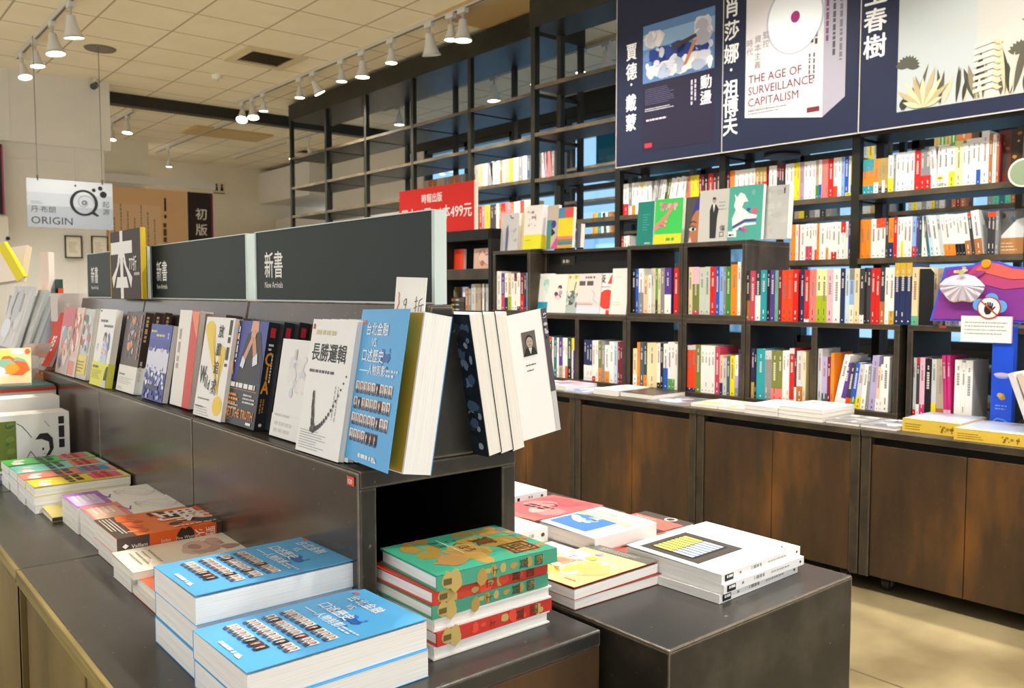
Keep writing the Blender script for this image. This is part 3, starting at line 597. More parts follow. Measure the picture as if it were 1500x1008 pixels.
m.lines(F, a+.02, ym-.13, .24, .10, 9, '6a6488', 2, .4, seed=4); m.lines(F, a+.02, ym-.17, .22, .022, 2, 'd8d4e2', 2, .6, seed=5); m.lines(F, a+.03, y0+.18, .17, .016, 1, 'd8d4e2', 2, .8, seed=6)
m.rect(F, a+.02, y0+.022, .055, .026, 'c8323e', 2)
s = '賈德·戴蒙'
for i, y in enumerate((2.435, 2.315, 2.24, 2.125, 2.005)): m.text(F, .125, y-z0, s[i], .108, 'f6f6f6', 2, al='C', bold=.02, sx=.82)
m.obj('print', PAPER, t)
# second banner
t, F, L, z0, BH = banner(ub[1], ub[2], 'middle banner showing a white book with a big pale disc and magenta dot')
m = MB(); s = '肖莎娜·祖博夫'
for i, y in enumerate((2.525, 2.40, 2.275, 2.19, 2.08, 1.98, 1.88)): m.text(F, .058, y-z0, s[i], .112, 'f4f4f4', 2, al='C', bold=.02, sx=.9)
a, b, c = .15, .605, .725; y0, y1 = 1.951-z0, 2.86-z0
m.poly(F, [(a, y0), (b, y0-.064), (b, y1), (a, y1)], 'dddadb', 1); m.poly(F, [(b, y0-.064), (c, y0+.02), (c, y1), (b, y1)], 'a9a5b2', 1)
m.ell(F, a+.29, 2.42-z0, .165, .185, 'b9bcc6', 2, 40); m.ell(F, a+.29, 2.42-z0, .155, .175, 'f1f6fb', 2.2, 40); m.ell(F, a+.295, 2.425-z0, .026, .03, 'a02a70', 3)
for i, tx in enumerate(('THE AGE OF', 'SURVEILLANCE', 'CAPITALISM')): m.text(F, a+.02, 2.13-i*.062-z0, tx, .062, '7a3040', 2, bold=.008, sx=.92)
for i, tx in enumerate(('監控', '資本主義', '時代')): m.text(F, a+.125-i*.05, 2.40-i*.012-z0, tx, .042, '8a8288', 3, vert=True)
m.lines(F, b-.08, 2.05-z0, .05, .17, 2, '6a666c', 2, .5, True, 5); m.lines(F, b-.07, 2.25-z0, .045, .14, 2, '3a363c', 2, .8, True, 6)
for k in range(3): m.lines(F, b+.012+k*.037, y0+.08, .026, .72, 1, ('7a4a70', '55525c', '77747e')[k], 2, .7, True, 8+k)
m.rect(F, b-.085, y0-.03, .07, .026, '7a2a32', 2); m.lines(F, a+.02, y0+.012, .3, .03, 2, '77747a', 2, .5, seed=9); m.lines(F, a+.02, 1.985-z0, .2, .02, 2, '77747a', 2, .4, seed=10)
m.obj('print', PAPER, t)
# third banner
t, F, L, z0, BH = banner(ub[2], ub[3], 'right banner with a pale picture of grey and cream jungle plants')
m = MB(); s = '村上春樹'
for i, y in enumerate((2.505, 2.39, 2.265, 2.14)): m.text(F, .075, y-z0, s[i], .118, 'f2f2f2', 2, al='C', bold=.02)
a, b = .19, L-.04; y0, y1 = 1.851-z0, 2.9-z0
m.rect(F, a, y0, b-a, y1-y0, 'b9c0c0', 1); m.rect(F, a+.35, y0, b-a-.35, y1-y0, 'c4c2ba', 1.2)
m.text(F, a+.10, 2.425-z0, 'First Person Sing', .045, 'eeeeea', 2, sx=1.4); m.lines(F, a+.2, 2.16-z0, .3, .08, 4, 'c2c0b8', 2, .4, seed=2)
for x, y in ((.28, 2.34), (.36, 2.345), (.40, 2.36)): m.ell(F, a+x, y-z0, .012, .012, 'e8b494', 2)
m.poly(F, [(a+.29, 2.40-z0), (a+.315, 2.39-z0), (a+.35, 2.50-z0), (a+.335, 2.50-z0)], '4a4a42', 2)
r = random.Random(12)
def leaf(cx, cy, ang, ln, wd, col, l):
    dx, dy = math.cos(ang), math.sin(ang); nx, ny = -dy, dx
    m.poly(F, [(cx+dx*ln*t_+nx*wd*k*math.sin(math.pi*t_), cy+dy*ln*t_+ny*wd*k*math.sin(math.pi*t_)) for t_, k in [(i/6, 1) for i in range(7)]+[(i/6, -1) for i in range(5, 0, -1)]], col, l)
for cx, cy, R, col in ((a+.045, 2.05, .06, '55564a'), (b-.05, 2.36, .075, '7a7460'), (b-.14, 2.14, .07, '8a8270'), (b-.2, 2.02, .06, '5a584a')):
    for i in range(11): leaf(cx, cy-z0, math.pi*(i+.5)/11 - .2, R, .012, col, 2+i*.05)
for i in range(46):
    cx = r.uniform(a+.02, b-.03); hgt = r.uniform(.05, .20)*(1.0 if cx < a+.32 else 1.35); tcol = ('3a3a30', '5a5544', 'cdbf98', '8a8064', 'e6dbb6', '4a4a3c')[i % 6]
    dxl = hgt*r.uniform(-.35, .35)
    if a+.02 < cx+dxl < b-.02: leaf(cx, y0+.004, math.atan2(hgt, dxl), math.hypot(hgt, dxl), r.uniform(.008, .016), tcol, 3+i*.06)
for i in range(9): leaf(a+.12, y0+.004, math.pi*(.12+.76*i/8), r.uniform(.09, .11) if i in (0, 8) else r.uniform(.14, .19), .012, ('d9cca4', 'b5a67c')[i % 2], 7+i*.1)
for i in range(8):
    y = y0+.03+i*.028; m.poly(F, [(a+.34, y), (a+.42, y+.014), (a+.42, y+.03), (a+.34, y+.016)], 'efe4c4', 8+i*.1); m.poly(F, [(a+.44, y), (a+.42, y+.014), (a+.42, y+.03), (a+.46, y+.01)], 'd2c49c', 8+i*.1)
m.obj('print', PAPER, t)
# ---------------------------------------------------------------- books standing on shelves
import re
def nth(i): return str(i)+({1: 'st', 2: 'nd', 3: 'rd'}.get(i % 10, 'th') if i % 100 not in (11, 12, 13) else 'th')
TOK = re.compile(r'([a-z]+)(\d+)(?:/([a-z]+)(\d+))?(?:\^([a-z]+)(\d+))?(?:@(\d+))?(?:>(-?\d+))?$')
LUM = lambda c: sum(a*b for a, b in zip(hx(c), (.3, .6, .1)))
def shelf_book(loc, rz, w, h, d, col, bot, top, lean, label, group, seed, marks=True, edges='efe9dc'):
    r = random.Random(seed); m = MB(); k = .0009
    m.box((0, 0, 0), (w, k, h), col); m.box((0, k, 0), (k, d, h), col); m.box((w-k, k, 0), (w, d, h), col); m.box((k, k, .001), (w-k, d-.002, h-.0022), edges)
    F = Fr((0, 0, 0), X, Z)
    if bot: m.rect(F, 0, 0, w, h*bot[1]/100, bot[0], 1)
    if top: m.rect(F, 0, h*(1-top[1]/100), w, h*top[1]/100, top[0], 1)
    if marks and w > .007:
        tc = 'e0dad2' if LUM(col) < .28 else r.choice(('8a847c', '9a928a', '77747c', 'a87a74')); g = min(w*.36, .0085); y = h*r.uniform(.86, .93); n = r.randint(4, 9); x = w*.5-g*.5
        for i in range(2): m.rect(F, x+g*.2, y-g*.8, g*.6, g*.7, tc, 2); y -= g*.95
        y -= g*r.uniform(.5, 1.5)
        for i in range(n):
            y -= g*1.08
            if y < h*.40: break
            m.rect(F, x, y, g, g*.8, tc, 2); m.rect(F, x+g*.35, y+g*.25, g*.3, g*.2, col, 3)
        b2 = bot[0] if bot else col; tc2 = 'f4f0ea' if LUM(b2) < .28 else '55504c'
        m.rect(F, w*.5-g*.3, h*.045, g*.6, g*.7, tc2, 2)
        if r.random() < .5: m.rect(F, w*.5-g*.2, h*.14, g*.4, h*r.uniform(.06, .12), tc2, 2)
    a = math.radians(lean)
    M = Matrix.Rotation(rz, 4, 'Z') @ Matrix.Rotation(a, 4, 'Y')
    lo = Vector(loc)
    if lean:
        px = w if lean > 0 else 0.0
        c = M @ Vector((px, 0, 0)); b = Matrix.Rotation(rz, 4, 'Z') @ Vector((px, 0, 0)); lo = lo - c + b
    dist = max((lo-CAMP).dot(FW), .1)
    SHELF.append((h/dist, m, lo, M, label, group))
SHELF = []
def finish_shelves(limit):
    """the largest seen are objects of their own, the small far rest is one object"""
    order = sorted(range(len(SHELF)), key=lambda i: -SHELF[i][0]); keep = set(order[:limit]); rest = MB()
    for i, (a, m, lo, M, label, group) in enumerate(SHELF):
        if i in keep:
            o = m.obj('book', PAPER, loc=lo); o.rotation_euler = M.to_euler(); tag(o, label, 'book', group)
        else:
            k = len(rest.v); rest.v += [tuple(M @ Vector(v) + lo) for v in m.v]; rest.f += [tuple(k+j for j in f) for f in m.f]; rest.c += m.c; rest.m += m.m
    if rest.v: tag(rest.obj('distant_books', PAPER), 'small far books standing on the window shelf and the tall black shelves', 'books', kind='stuff')
def cname(c): return PAL[c][1] if c in PAL else 'coloured'
SEED = [100]
def fill(place, x0, toks, pos, z, h, d, group, V=None):
    """tokens: colour + right edge in zoom pixels, /lower band %, ^upper band %, @height %, >lean"""
    cur = x0; n = 0; out = []
    for tk in toks.split():
        if tk[0] == '-': cur = float(tk[1:]); continue
        g = TOK.match(tk); c, e, bc, bp, tcq, tp, hh, ln = g.groups(); e = float(e)
        n += 1; out.append((n, c, cur, e, (bc, int(bp)) if bc else None, (tcq, int(tp)) if tcq else None, int(hh or 100), int(ln or 0))); cur = e
    N = len(out)
    for n, c, a, e, b, tp, hh, ln in out:
        SEED[0] += 1; r = random.Random(SEED[0])
        l0, w, rz = pos(a, e, z)
        lab = (cname(b[0]).replace(' ', '-')+'-footed ' if b else '') + (cname(tp[0]).replace(' ', '-')+'-topped ' if tp else '') + cname(c)+' book, %s from left %s' % (nth(n), place)
        shelf_book(l0, rz, max(w-.0006, .003), h*hh/100*(1 if hh != 100 else r.uniform(.985, 1.0)), d*r.uniform(.94, 1), c, b, tp, ln, lab, group, SEED[0])
def wall_pos(zx, zs, V):
    def f(a, e, z):
        u0 = UW(zx+a/zs, 430, V)[0]; u1 = UW(zx+e/zs, 430, V)[0]; return Wp(u0, V, z), u1-u0, WROT
    return f
cv = CV+.012
G1 = 'books in the long row on top of the crates'
fill('in the long row on the crates', 98, 'dk160/br40 ro222 dk286/wh50 tl362 bk402 pp462 sg500 mr545 vm610 vm680 rd745 -768 nv820 rd882/wh6 sa965 py1030/lm50 py1095/lm50 pk1168 wh1258 nv1318 pb1370 lb1428/iv34^gy20 cr1492', wall_pos(1080, 8.333, cv), ZC1, .205, .145, G1)
fill('in the right half of the long crate row', 245, 'dk300/wh16 bk332 dk384 rd438 rd494 dk553/br40 wh604 wh668/gd24 nv735/nv10^gd22@107 nv808^gd22@107 nv882^gd22@107 cr960/sg16', wall_pos(1230, 8.333, cv), ZC1, .205, .145, G1)
fill('beyond the black bookend', 1145, 'cr1195 tn1268 dk1300 wh1360 lg1425 wh1470', wall_pos(1230, 8.333, cv+.04), ZC1, .20, .12, G1)
# the gold bands on the three navy books, the heart on the cream one: drawn as separate thin jackets below
m = MB(); u0 = UW(1230+970/8.333, 430, cv)[0]; u1 = UW(1230+1145/8.333, 430, cv)[0]
m.prism([(0, 0), (u1-u0, 0), (u1-u0, .18), (u1-u0-.012, .195), (0, .195)], Fr(Wp(u0, cv, ZC1+.002), DU, Z), -.004, 0, '141414'); m.box((0, 0, -.10), (u1-u0, .002, 0), '141414', 0, Fr(Wp(u0, cv, ZC1), DU, Z))
tag(m.obj('bookend', PLAST), 'plain black metal bookend at the right end of the long crate row', 'bookend')
G2 = 'books in the lower crates'
def crow(place, zx, zs, x0, toks, z=ZC0+.0195, h=.205, dv=0.0, g=G2): fill(place, x0, toks, wall_pos(zx, zs, cv+dv), z, h, .145, g)
crow('in the leftmost open lower crate', 780, 8.333, 125, 'wh163 wh200/or36 bk240/cr32^vm10 wh262 dt300 wh325 pp372/tn30 wh402 wh430/vm30 dg482/bk30 wh500^yl30 pp516^yl30')
crow('in the second lower crate', 780, 8.333, 632, 'nv666/wh38 nv700/wh38 nv735/wh38 wh775/rd12 wh808 ol850/or34 gy888 wh945/or30@90 wh1000 pb1045 mr1078 mr1106', h=.20)
crow('in the third lower crate', 900, 8.333, 235, 'cr285/wh30@84 or320 sl365 dg408/or26 cr530 wh570/bk12 bk608 wh664/bl46 wh707/gb22@103 wh748/gb22@103 wh782')
crow('in the fourth lower crate', 900, 8.333, 902, 'vm965/nv8^lg10 vm1003/nv8^lg10 ol1068 wh1115 wh1155 wh1195 wh1240 ro1300@99 pc1340/nv30@82 lg1386@76 sl1428@80 yl1486@82')
crow('right end of the fourth lower crate', 1040, 8.333, 322, 'lv362/gy20^wh50@84')
crow('in the fifth lower crate', 1040, 8.333, 470, 'lg500 mr522 nv560/kh32 bk586 tl690 lg730/gy82@97 lg768/gy82@97 ol848/sa24@97 ol905/sa24@97 wh950 wh988 rd1050/lg5^lg10@104 dk1078/wh30 lg1155/br32 cr1190')
crow('in the crate of slanting books', 1180, 8.333, 172, 'lg222@106 lv288/sl25@92 mr330@92 or372@100 wh440@98>12 pp508/wh20@84>9 dk568/vm22@84>8 bl632/gb22@84>7 lg698/yl28@82>6 wh758@82>5 gy798@80>4 lv880@100>4 pc928/wh28@80>3 wh965@84>2 wh1040@98>1')
crow('in the crate behind the blue box', 1320, 5.6, 78, 'rd112^gy6@88 lg146/rd10 dk174/wh20^rd10 pk216/mg20 bk272 lg312/yl24 tn380/br16 mg412/pk14@106>-3 mg440/pk14@106>-2 -462 wh520 wh553@96 wh612')
crow('in the crate under the green-yellow cover', 920, 8.333, 48, 'bk94 bl130 wh190/gy46 pc246@84 wh284@85 lg312 cr334 gb364/dg30 cr398 gy446 pp526/wh42 -560 rd616', ZC1+.0195, .205, 0, 'books in the upper crates')
crow('in the crate under the suited-man cover', 920, 8.333, 740, 'cr786 ol870/ro8^pk36 gg935 gg1000 rd1068 bl1116 lb1166 gy1195 gn1256 or1335@103 wh1376@108', ZC1+.0195, .205, 0, 'books in the upper crates')
crow('in the upper crate left of the panel', 640, 7.2, 605, 'wh633^or20@95 wh680@105 pp716/ro40 wh750/nv34 cr786/lm36 wh816@96 wh846^mr22 wh880/dk10 mr920/rd40 dk946/nv30 lb964', ZC1+.0195, .20, 0, 'books in the upper crates')
crow('lowest level of the black end unit', 640, 7.2, 300, 'br330@86 gy364@86 lg405 tn440 tn465 dk478 wh500 dk515 lg540 wh560', ZC0+.311, .19, .02, 'books in the black end unit')
# wall shelf behind the crates
wv = 1.44; G3 = 'pale novels on the tall wall shelf'
def srow(place, zx, zs, x0, toks, z, h=.20): fill(place, x0, toks, wall_pos(zx, zs, wv), z, h, .14, G3)
srow('under the left banner', 900, 8.333, 100, 'wh165/rd36 gy205/wh28 wh248/or30 wh300 wh358^py20 wh440 lg470>8 gy500>8 lg535>10 wh575>10 dk600>10 ol635>10 wh690>10 wh750>10 wh830>10 or865>6 sa915 yl985 yl1015 mr1052 mr1076 bk1130 rd1185 dk1230/rd10 mr1276', 1.487)
srow('under the middle banner', 1060, 7.5, 12, 'mr52 or80 or105 wh182/rd12 wh236 wh280 wh326 rd376^kh40 rd412^kh40 rd450^kh40 -476 wh560/or12 dk586/vm10^mr36 dk612/vm10^mr36 dk640/vm10^mr36 -656 wh700 wh745 yl780 yl810 mv860 wh905 wh950 wh985 tn1020/gn34 wh1050/bl36 sa1086 sa1120 rd1180 wh1225/vm28 wh1262 lb1300 bl1345 wh1366 yl1420/bl28', 1.487)
srow('under the right banner', 1240, 5.77, 115, 'or150/tl24^tl34 or180/tl24^tl34 or206/tl24^tl34 or246/wh32 kh275/dk20 kh300/wh36 kh326/dk12 wh370/yl38@104 gy390@104 wh430@108 wh470@108 wh510@107 wh545@110 rd598@108 gy630/rd34@110 gy686/rd34@110 wh740@113>-4 wh782@115 wh834@115 wh882/yl38@110 py946@120 wh975@112 wh1022@122 wh1062@122 wh1100/bl32@122 wh1165@138 br1196@128 wh1226@126 br1250@124 mr1262@124', 1.487, .172)
srow('second wall shelf level, middle bay', 1140, 7.5, 125, 'or152 or180 wh212 rd226 wh290 wh326/ro38 wh362/ro38 wh388 wh412/vm28 or440/or20 wh512 wh540/or32 wh570 wh630/rd20 wh675 rd727/wh70^rd28 wh755 pp790', 1.168, .192)
srow('second wall shelf level, right bay', 1140, 7.5, 885, 'or942 or1005 wh1060 wh1112/wh44^vm24 wh1162/wh44^vm24 dk1195 or1252/nv38 rd1292 wh1332 wh1360/yl40 wh1404 wh1452', 1.168, .195)
srow('second wall shelf level, picture edge', 1320, 8.333, 115, 'lb165/rd26 pp195@95 dg235 wh310 dt345>-8 pb400>-9 wh470>-9 lg520>-9 wh560/or28>-9 wh612/or28>-8 wh660/or28>-8 wh700/bk28>-8 wh740/bk28>-8 wh780/bk28>-8 wh850/br34>-8 dk895^vm10>-8 wh990/br36@104>-8 -1030 dk1075/dk20^vm12@98 dk1125/dk20^vm12@98 gy1165', 1.168, .195)
srow('second wall shelf level, left end', 900, 8.333, 20, 'iv48 iv78 rd110 wh150 wh178', 1.168, .19)
# back shelf by the windows and the tall shelf: books seen small
def ypos(x, d):
    def f(a, e, z):
        y0, y1 = U(a, 300, x=x).y, U(e, 300, x=x).y; return Vector((x, y0, z)), y0-y1, -math.pi/2
    return f
fill('on the window shelf left of the banner', 868, 'or871 gd876 tl881 wh885 dg889@96>-6 wh893@96>-6 tn896>-8 br899>-10', ypos(6.01, .1), 1.57, .20, .13, 'books on the window shelf')
fill('of the dull window shelf row seen between the wall shelves', 1150, 'br1158 dk1164 tn1171 yl1178 dk1186 gy1194 lg1201 dk1210 gy1218 -1262 lg1268 lg1275 kh1281 gy1288 lg1294 dk1298 gy1304 -1330 lg1337 yl1343 lg1350 gy1357 lg1364 yl1369 gy1376 lg1384 -1394 br1400 mr1407 br1414 -1446 gy1454 sg1463 dt1472 sg1480 br1488 rd1494', ypos(6.01, .1), 1.57, .19, .13, 'books on the window shelf')
fill('of the far window shelf row, higher level', 1262, 'lg1270 yl1277 lg1284 -1366 kh1374 gn1382 kh1390 gn1398 br1420', ypos(6.01, .1), 1.91, .19, .13, 'books on the window shelf')
fill('on the tall shelf above the red sale sign', 696, 'tn702 tn709 lg714 gy722 lg727>-14 wh732 br736 lg740 tn746 gd752 lg759 gy766 lg772 sl777 lg781', ypos(4.60, .1), 1.91, .20, .14, 'books on the tall black shelf')
fill('in the end bay of the tall shelf, upper level', 790, 'lg794>-6 lg798>-6 mv802 sa808>-6 gy812', ypos(4.60, .1), 1.91, .20, .14, 'books on the tall black shelf')
fill('on the tall shelf right of the red sale sign', 697, 'dg702 rd706 gy710 gd718/bk16 dk724 dk727 wh731 br734 sa740^rd30 sa744 mv748 br753 wh758/vm18 wh762 vm768 wh773 cr779', ypos(4.60, .1), 1.51, .24, .14, 'books on the tall black shelf')
fill('of brownish books on the tall shelf behind the sale sign', 620, 'tn628 br640 tn651 gy660 br672 gy682', ypos(4.72, .1), 1.91, .17, .14, 'books on the tall black shelf')
fill('of the low row left on the tall shelf', 432, 'vm446 bk455 br470 sa486 wh500 tn512', ypos(4.72, .1), 1.51, .10, .14, 'books on the tall black shelf')
# ---------------------------------------------------------------- books shown by their covers
PAGES = ramp_mat('page_edges', ['ddd7ca', 'efeae0', 'f4f0e8'], 1.5, .75, (4, 4, 420), .15, 0, None, .04)
PAGEW = ramp_mat('white_page_edges', ['e2e0dc', 'f1f0ec', 'f6f6f4'], 1.5, .75, (4, 4, 420), .15, 0, None, .04)
def book(o, ex, ey, w, h, t, col, label, art=None, spine='L', scol=None, sart=None, bcol=None, lift=0.0, hard=False, group=None, band=None, pages=None, fly=None, mat=None, name='book'):
    e = frame_empty(name, label, name.replace('_', ' '), o, ex, ey, group); ov = .003 if hard else .0006; c = .0022 if hard else .0009; mat = mat or GLOSS
    m = MB(); s0, s1 = (c, w-ov) if spine == 'L' else (ov, w-c)
    m.box((s0, ov, c), (s1, h-ov, t-c)); m.obj('page_block', pages or PAGES, e)
    scol = scol or col; bcol = bcol or col
    m = MB(); m.box((0, 0, 0), (w, h, c), bcol)
    a = math.radians(lift)
    if spine == 'L':
        m.box((0, 0, c), (c, h, t-c), scol); Fo = Fr((0, 0, t-c), (math.cos(a), 0, math.sin(a)), Y); Fs = Fr((0, 0, 0), Z, Y)
    else:
        m.box((w-c, 0, c), (w, h, t-c), scol); Fo = Fr((w-w*math.cos(a), 0, t-c+w*math.sin(a)), (math.cos(a), 0, -math.sin(a)), Y); Fs = Fr((w, 0, t), -Z, Y)
    m.box((0, 0, 0), (w, h, c), col, 0, Fo); Fa = Fr(Fo.p(0, 0, c), Fo.ex, Fo.ey)
    if art: art(m, Fa, w, h)
    if sart: sart(m, Fs, t, h)
    m.obj('cover', mat, e)
    if fly:
        m = MB(); m.box((.002, .002, t-c+.0003), (w-.004, h-.002, t-c+.0008), fly); m.obj('flyleaf', PAPER, e)
    if band:
        bc, bh, bart = band; m = MB(); z = .0006; m.box((-z, 0, t-.0003), (w+z, bh, t+z), bc); m.box((-z, 0, -z), (0, bh, t), bc); m.box((w, 0, -z), (w+z, bh, t), bc)
        if bart: bart(m, Fr((0, 0, t+z), X, Y), w, bh)
        m.obj('belly_band', mat, e)
    return e
def flat(x0, y0, z, w, h, t, *a, rot=0.0, **k):
    """lying book: near edge along +x at y0, title up = +x, reading right = -y"""
    c, s = math.cos(math.radians(rot)), math.sin(math.radians(rot)); ey = Vector((c, s, 0)); ex = Vector((s, -c, 0))
    return book(Vector((x0, y0, z)) - ex*w, ex, ey, w, h, t, *a, **k)
TILT = math.radians(9.8)
def lean(pxl, w, h, t, *a, zf=.7475, yaw=0.0, tilt=None, gap=0.0, **k):
    """book leaning on the gondola slope: pixel of its lower left front corner on the ledge"""
    tl = TILT if tilt is None else math.radians(tilt); q = math.radians(yaw)
    ex = Vector((math.sin(q), -math.cos(q), 0)); side = Vector((math.cos(q), math.sin(q), 0)); ey = side*math.sin(tl)+Z*math.cos(tl); n = ex.cross(ey)
    p = U(*pxl, z=zf) if not isinstance(pxl, Vector) else pxl
    p = Vector((p.x+gap, p.y, LZ+.0005+t*math.sin(tl)))
    return book(p - n*t, ex, ey, w, h, t, *a, **k)
SK = ['e8b893', 'd99f7c', 'f0c8a8', 'c98a68']
def portrait(m, F, x, y, w, h, i, l=2):
    r = random.Random(i*7+1); b = r.choice(['f4f2f0', 'ece8e6', '2a2a34', 'dfe4e8', 'f6f4f2', '6a3a34', 'd8d4d0']); m.rect(F, x, y, w, h, b, l)
    m.ell(F, x+w/2, y+h*.62, w*.30, h*.27, r.choice(['2a2422', '3a302c', '1c1a1a', '8a8684']), l+.6, 10)
    m.ell(F, x+w/2, y+h*.56, w*.25, h*.25, r.choice(SK), l+1.2, 10)
    m.poly(F, [(x+.04*w, y), (x+.96*w, y), (x+.8*w, y+h*.28), (x+.2*w, y+h*.28)], r.choice(['24262e', '3a3c48', '6a2a30', '4a5a6a', '1c1c20']), l+.9)
    m.poly(F, [(x+.4*w, y+h*.30), (x+.6*w, y+h*.30), (x+.5*w, y+.02*h)], 'f4f2f0', l+1.5)
BLUE = '58b0ea'
def art_blue(m, F, w, h):
    wt = 'f6fafc'; k = w/.166
    m.rect(F, .012*k, h-.022, .012*k, .006, 'e8604a', 1)
    m.blobs(F, w*.48, h*.60, w*.3, h*.16, 9, ['2f6fc4', '3a7ad0', '2a64b4'], 1, 4, .08, .22)
    m.text(F, .030*k, h*.835, '台北金融', .0200*k, wt, 2, bold=.012); m.text(F, .055*k, h*.755, 'VS.', .0175*k, wt, 2, sx=.85, bold=.01)
    m.text(F, .026*k, h*.66, '口述歷史', .0200*k, wt, 2, bold=.012); m.text(F, .022*k, h*.575, '——人物剪影', .0165*k, wt, 2, bold=.012, sx=.95)
    m.lines(F, .118*k, h*.570, .040*k, .013, 2, 'cfe4f4', 2, .7, seed=2)
    for r_, (n, y) in enumerate(((9, .41), (9, .305), (9, .20), (7, .095))):
        for c_ in range(n): portrait(m, F, .018*k+c_*.0146*k, h*(y+.04), .0122*k, h*.070, r_*9+c_); m.rect(F, .020*k+c_*.0146*k, h*(y+.03), .009*k, .0018, '1f4a80', 2)
    m.lines(F, .06*k, h*.035, .075*k, .008, 1, 'e6f2fa', 2, .9, seed=9); m.poly(F, [(.11*k, h*.03), (.118*k, h*.065), (.126*k, h*.03)], 'e6f2fa', 2)
# --- ledge, from the right
# thick blue book with its cover swung slightly open
lean((503, 674), .168, .223, .047, BLUE, 'thick bright blue portrait book standing open-covered at the right end of the ledge', art_blue, 'L', lift=8, fly='c09228', gap=-.002, pages=PAGEW, bcol='2f8fd4')
# white book with a necklace curve, four copies deep
def art_necklace(m, F, w, h):
    m.rect(F, .004, h-.016, .007, .008, 'b8483c', 1); m.lines(F, w*.12, h*.885, w*.7, .010, 1, 'cfc79a', 1, .9, seed=1)
    m.text(F, w*.08, h*.70, '長勝邏輯', .0305, '17171a', 1, bold=.012, sx=.93, al='L'); s = w/.14
    m.lines(F, w*.08, h*.60, w*.6, .007, 1, '55555a', 1, .8, seed=2)
    pts = [(w*(.93-.62*q), h*(.60-.42*(1-(1-q)**2)*1.0)) for q in [i/16 for i in range(17)]]
    for i, (x, y) in enumerate(pts): m.ell(F, x, y, .0016+.0002*i, .0018+.0002*i, '3a3634', 2, 7)
    pp = [(w*(.31-.08*math.sin(q*1.5)), h*(.18+.26*q)) for q in [i/11 for i in range(12)]]
    r = random.Random(2)
    for i, (x, y) in enumerate(pp): m.ell(F, x+.006+r.uniform(-.001, .001), y, .0055-.00025*i, .006, ('2e2a28', '5a5048', '1e1c1c')[i % 3], 2.5+i*.05, 8)
    m.lines(F, w*.06, h*.03, w*.62, h*.15, 8, '9a9a9c', 1, .35, seed=3); m.lines(F, w*.72, h*.16, .018, h*.36, 2, 'b4b4b6', 1, .4, True, seed=4)
for i in range(5):
    lean(Vector((.6035+.0105*i, 1.270-.0098*i, 0)), .142, .212, .0098, 'f1f0ee', ('front copy of the white book with a dark necklace on its cover', 'second copy of the white necklace book, just behind the front one', 'third copy of the white necklace book', 'fourth copy of the white necklace book', 'rearmost copy of the white necklace book')[i], art_necklace if i == 0 else None, 'L', group='white necklace books', scol='e4e6ea', bcol='c9ced6')
def art_pale(m, F, w, h):
    m.blobs(F, w*.25, h*.35, w*.7, h*.5, 16, ['dfe0e6', 'e9e6e4', 'd4d8e0', 'eeeae6'], 1, 3, .08, .22); m.lines(F, w*.48, h*.62, .012, h*.28, 1, 'cfcac2', 2.5, .8, True, 1)
    m.rect(F, 0, 0, w, h*.23, 'efeeec', 2.6)
    for k in range(2): m.lines(F, w*.12, h*(.05+.07*k), w*.62, h*.05, 1, 'd2d0cc', 3, .9, seed=5+k)
    m.lines(F, w*.1, h*.21, w*.7, .006, 1, 'c8c8c8', 3, .8, seed=8)
lean((395, 637), .118, .172, .014, 'eeedeb', 'small pale white book leaning between the truth book and the necklace book', art_pale, 'L', gap=-.0, bcol='222222')
def art_cia(m, F, w, h):
    m.rect(F, 0, 0, w, h, '24292f', 1); m.rect(F, w*.12, h*.42, w*.88, h*.58, '36429a', 1.2)
    m.poly(F, [(w*.22, h*.42), (w*.98, h*.42), (w*.96, h*.66), (w*.80, h*.90), (w*.42, h*.88), (w*.28, h*.62)], '0e1118', 2)
    m.poly(F, [(w*.50, h*.90), (w*.74, h*.90), (w*.72, h), (w*.52, h)], 'dda483', 2.2); m.poly(F, [(w*.54, h*.90), (w*.70, h*.90), (w*.62, h*.80)], 'e8e8ee', 2.3)
    m.poly(F, [(w*.34, h*.62), (w*.43, h*.60), (w*.66, h*.86), (w*.60, h*.90)], 'd79a78', 2.6); m.poly(F, [(w*.80, h*.66), (w*.70, h*.62), (w*.56, h*.86), (w*.64, h*.90)], 'cf906e', 2.8)
    for i in range(4): m.ell(F, w*(.555+.035*i), h*(.865+.012*(i % 2)), w*.022, h*.035, 'd8a080', 3.0+i*.1, 8)
    m.poly(F, [(w*.31, h*.56), (w*.42, h*.54), (w*.46, h*.62), (w*.36, h*.66)], 'e4e6f0', 3.4); m.poly(F, [(w*.84, h*.60), (w*.70, h*.57), (w*.68, h*.65), (w*.80, h*.70)], 'e4e6f0', 3.5)
    for i, ch in enumerate('CIA'): m.text(F, w*.065, h*(.815-.17*i), ch, .047, 'ef9a2e', 4, al='C', bold=.03, sx=.62)
    m.lines(F, w*.13, h*.44, .009, h*.5, 1, 'e8e6e4', 4, .85, True, 3)
    m.lines(F, w*.10, h*.355, w*.84, .013, 1, 'f2f0ee', 3, .85, seed=6); m.rect(F, w*.06, h*.335, w*.88, .0012, 'b08a4a', 3)
    m.lines(F, w*.04, h*.19, w*.4, .024, 3, 'ef9a2e', 3, .7, seed=7); m.lines(F, w*.55, h*.22, w*.38, .020, 3, 'e0dedc', 3, .6, seed=8); m.lines(F, w*.04, h*.15, w*.5, .012, 2, 'cfcdca', 3, .5, seed=9)
    m.text(F, w*.04, h*.075, 'GET THE TRUTH', .0225, 'ef9a2e', 3, bold=.025, sx=.78); m.rect(F, w*.74, h*.025, w*.15, h*.025, 'f0f0f0', 3); m.lines(F, w*.04, h*.04, w*.3, .008, 2, 'b07a30', 3, .5, seed=5)
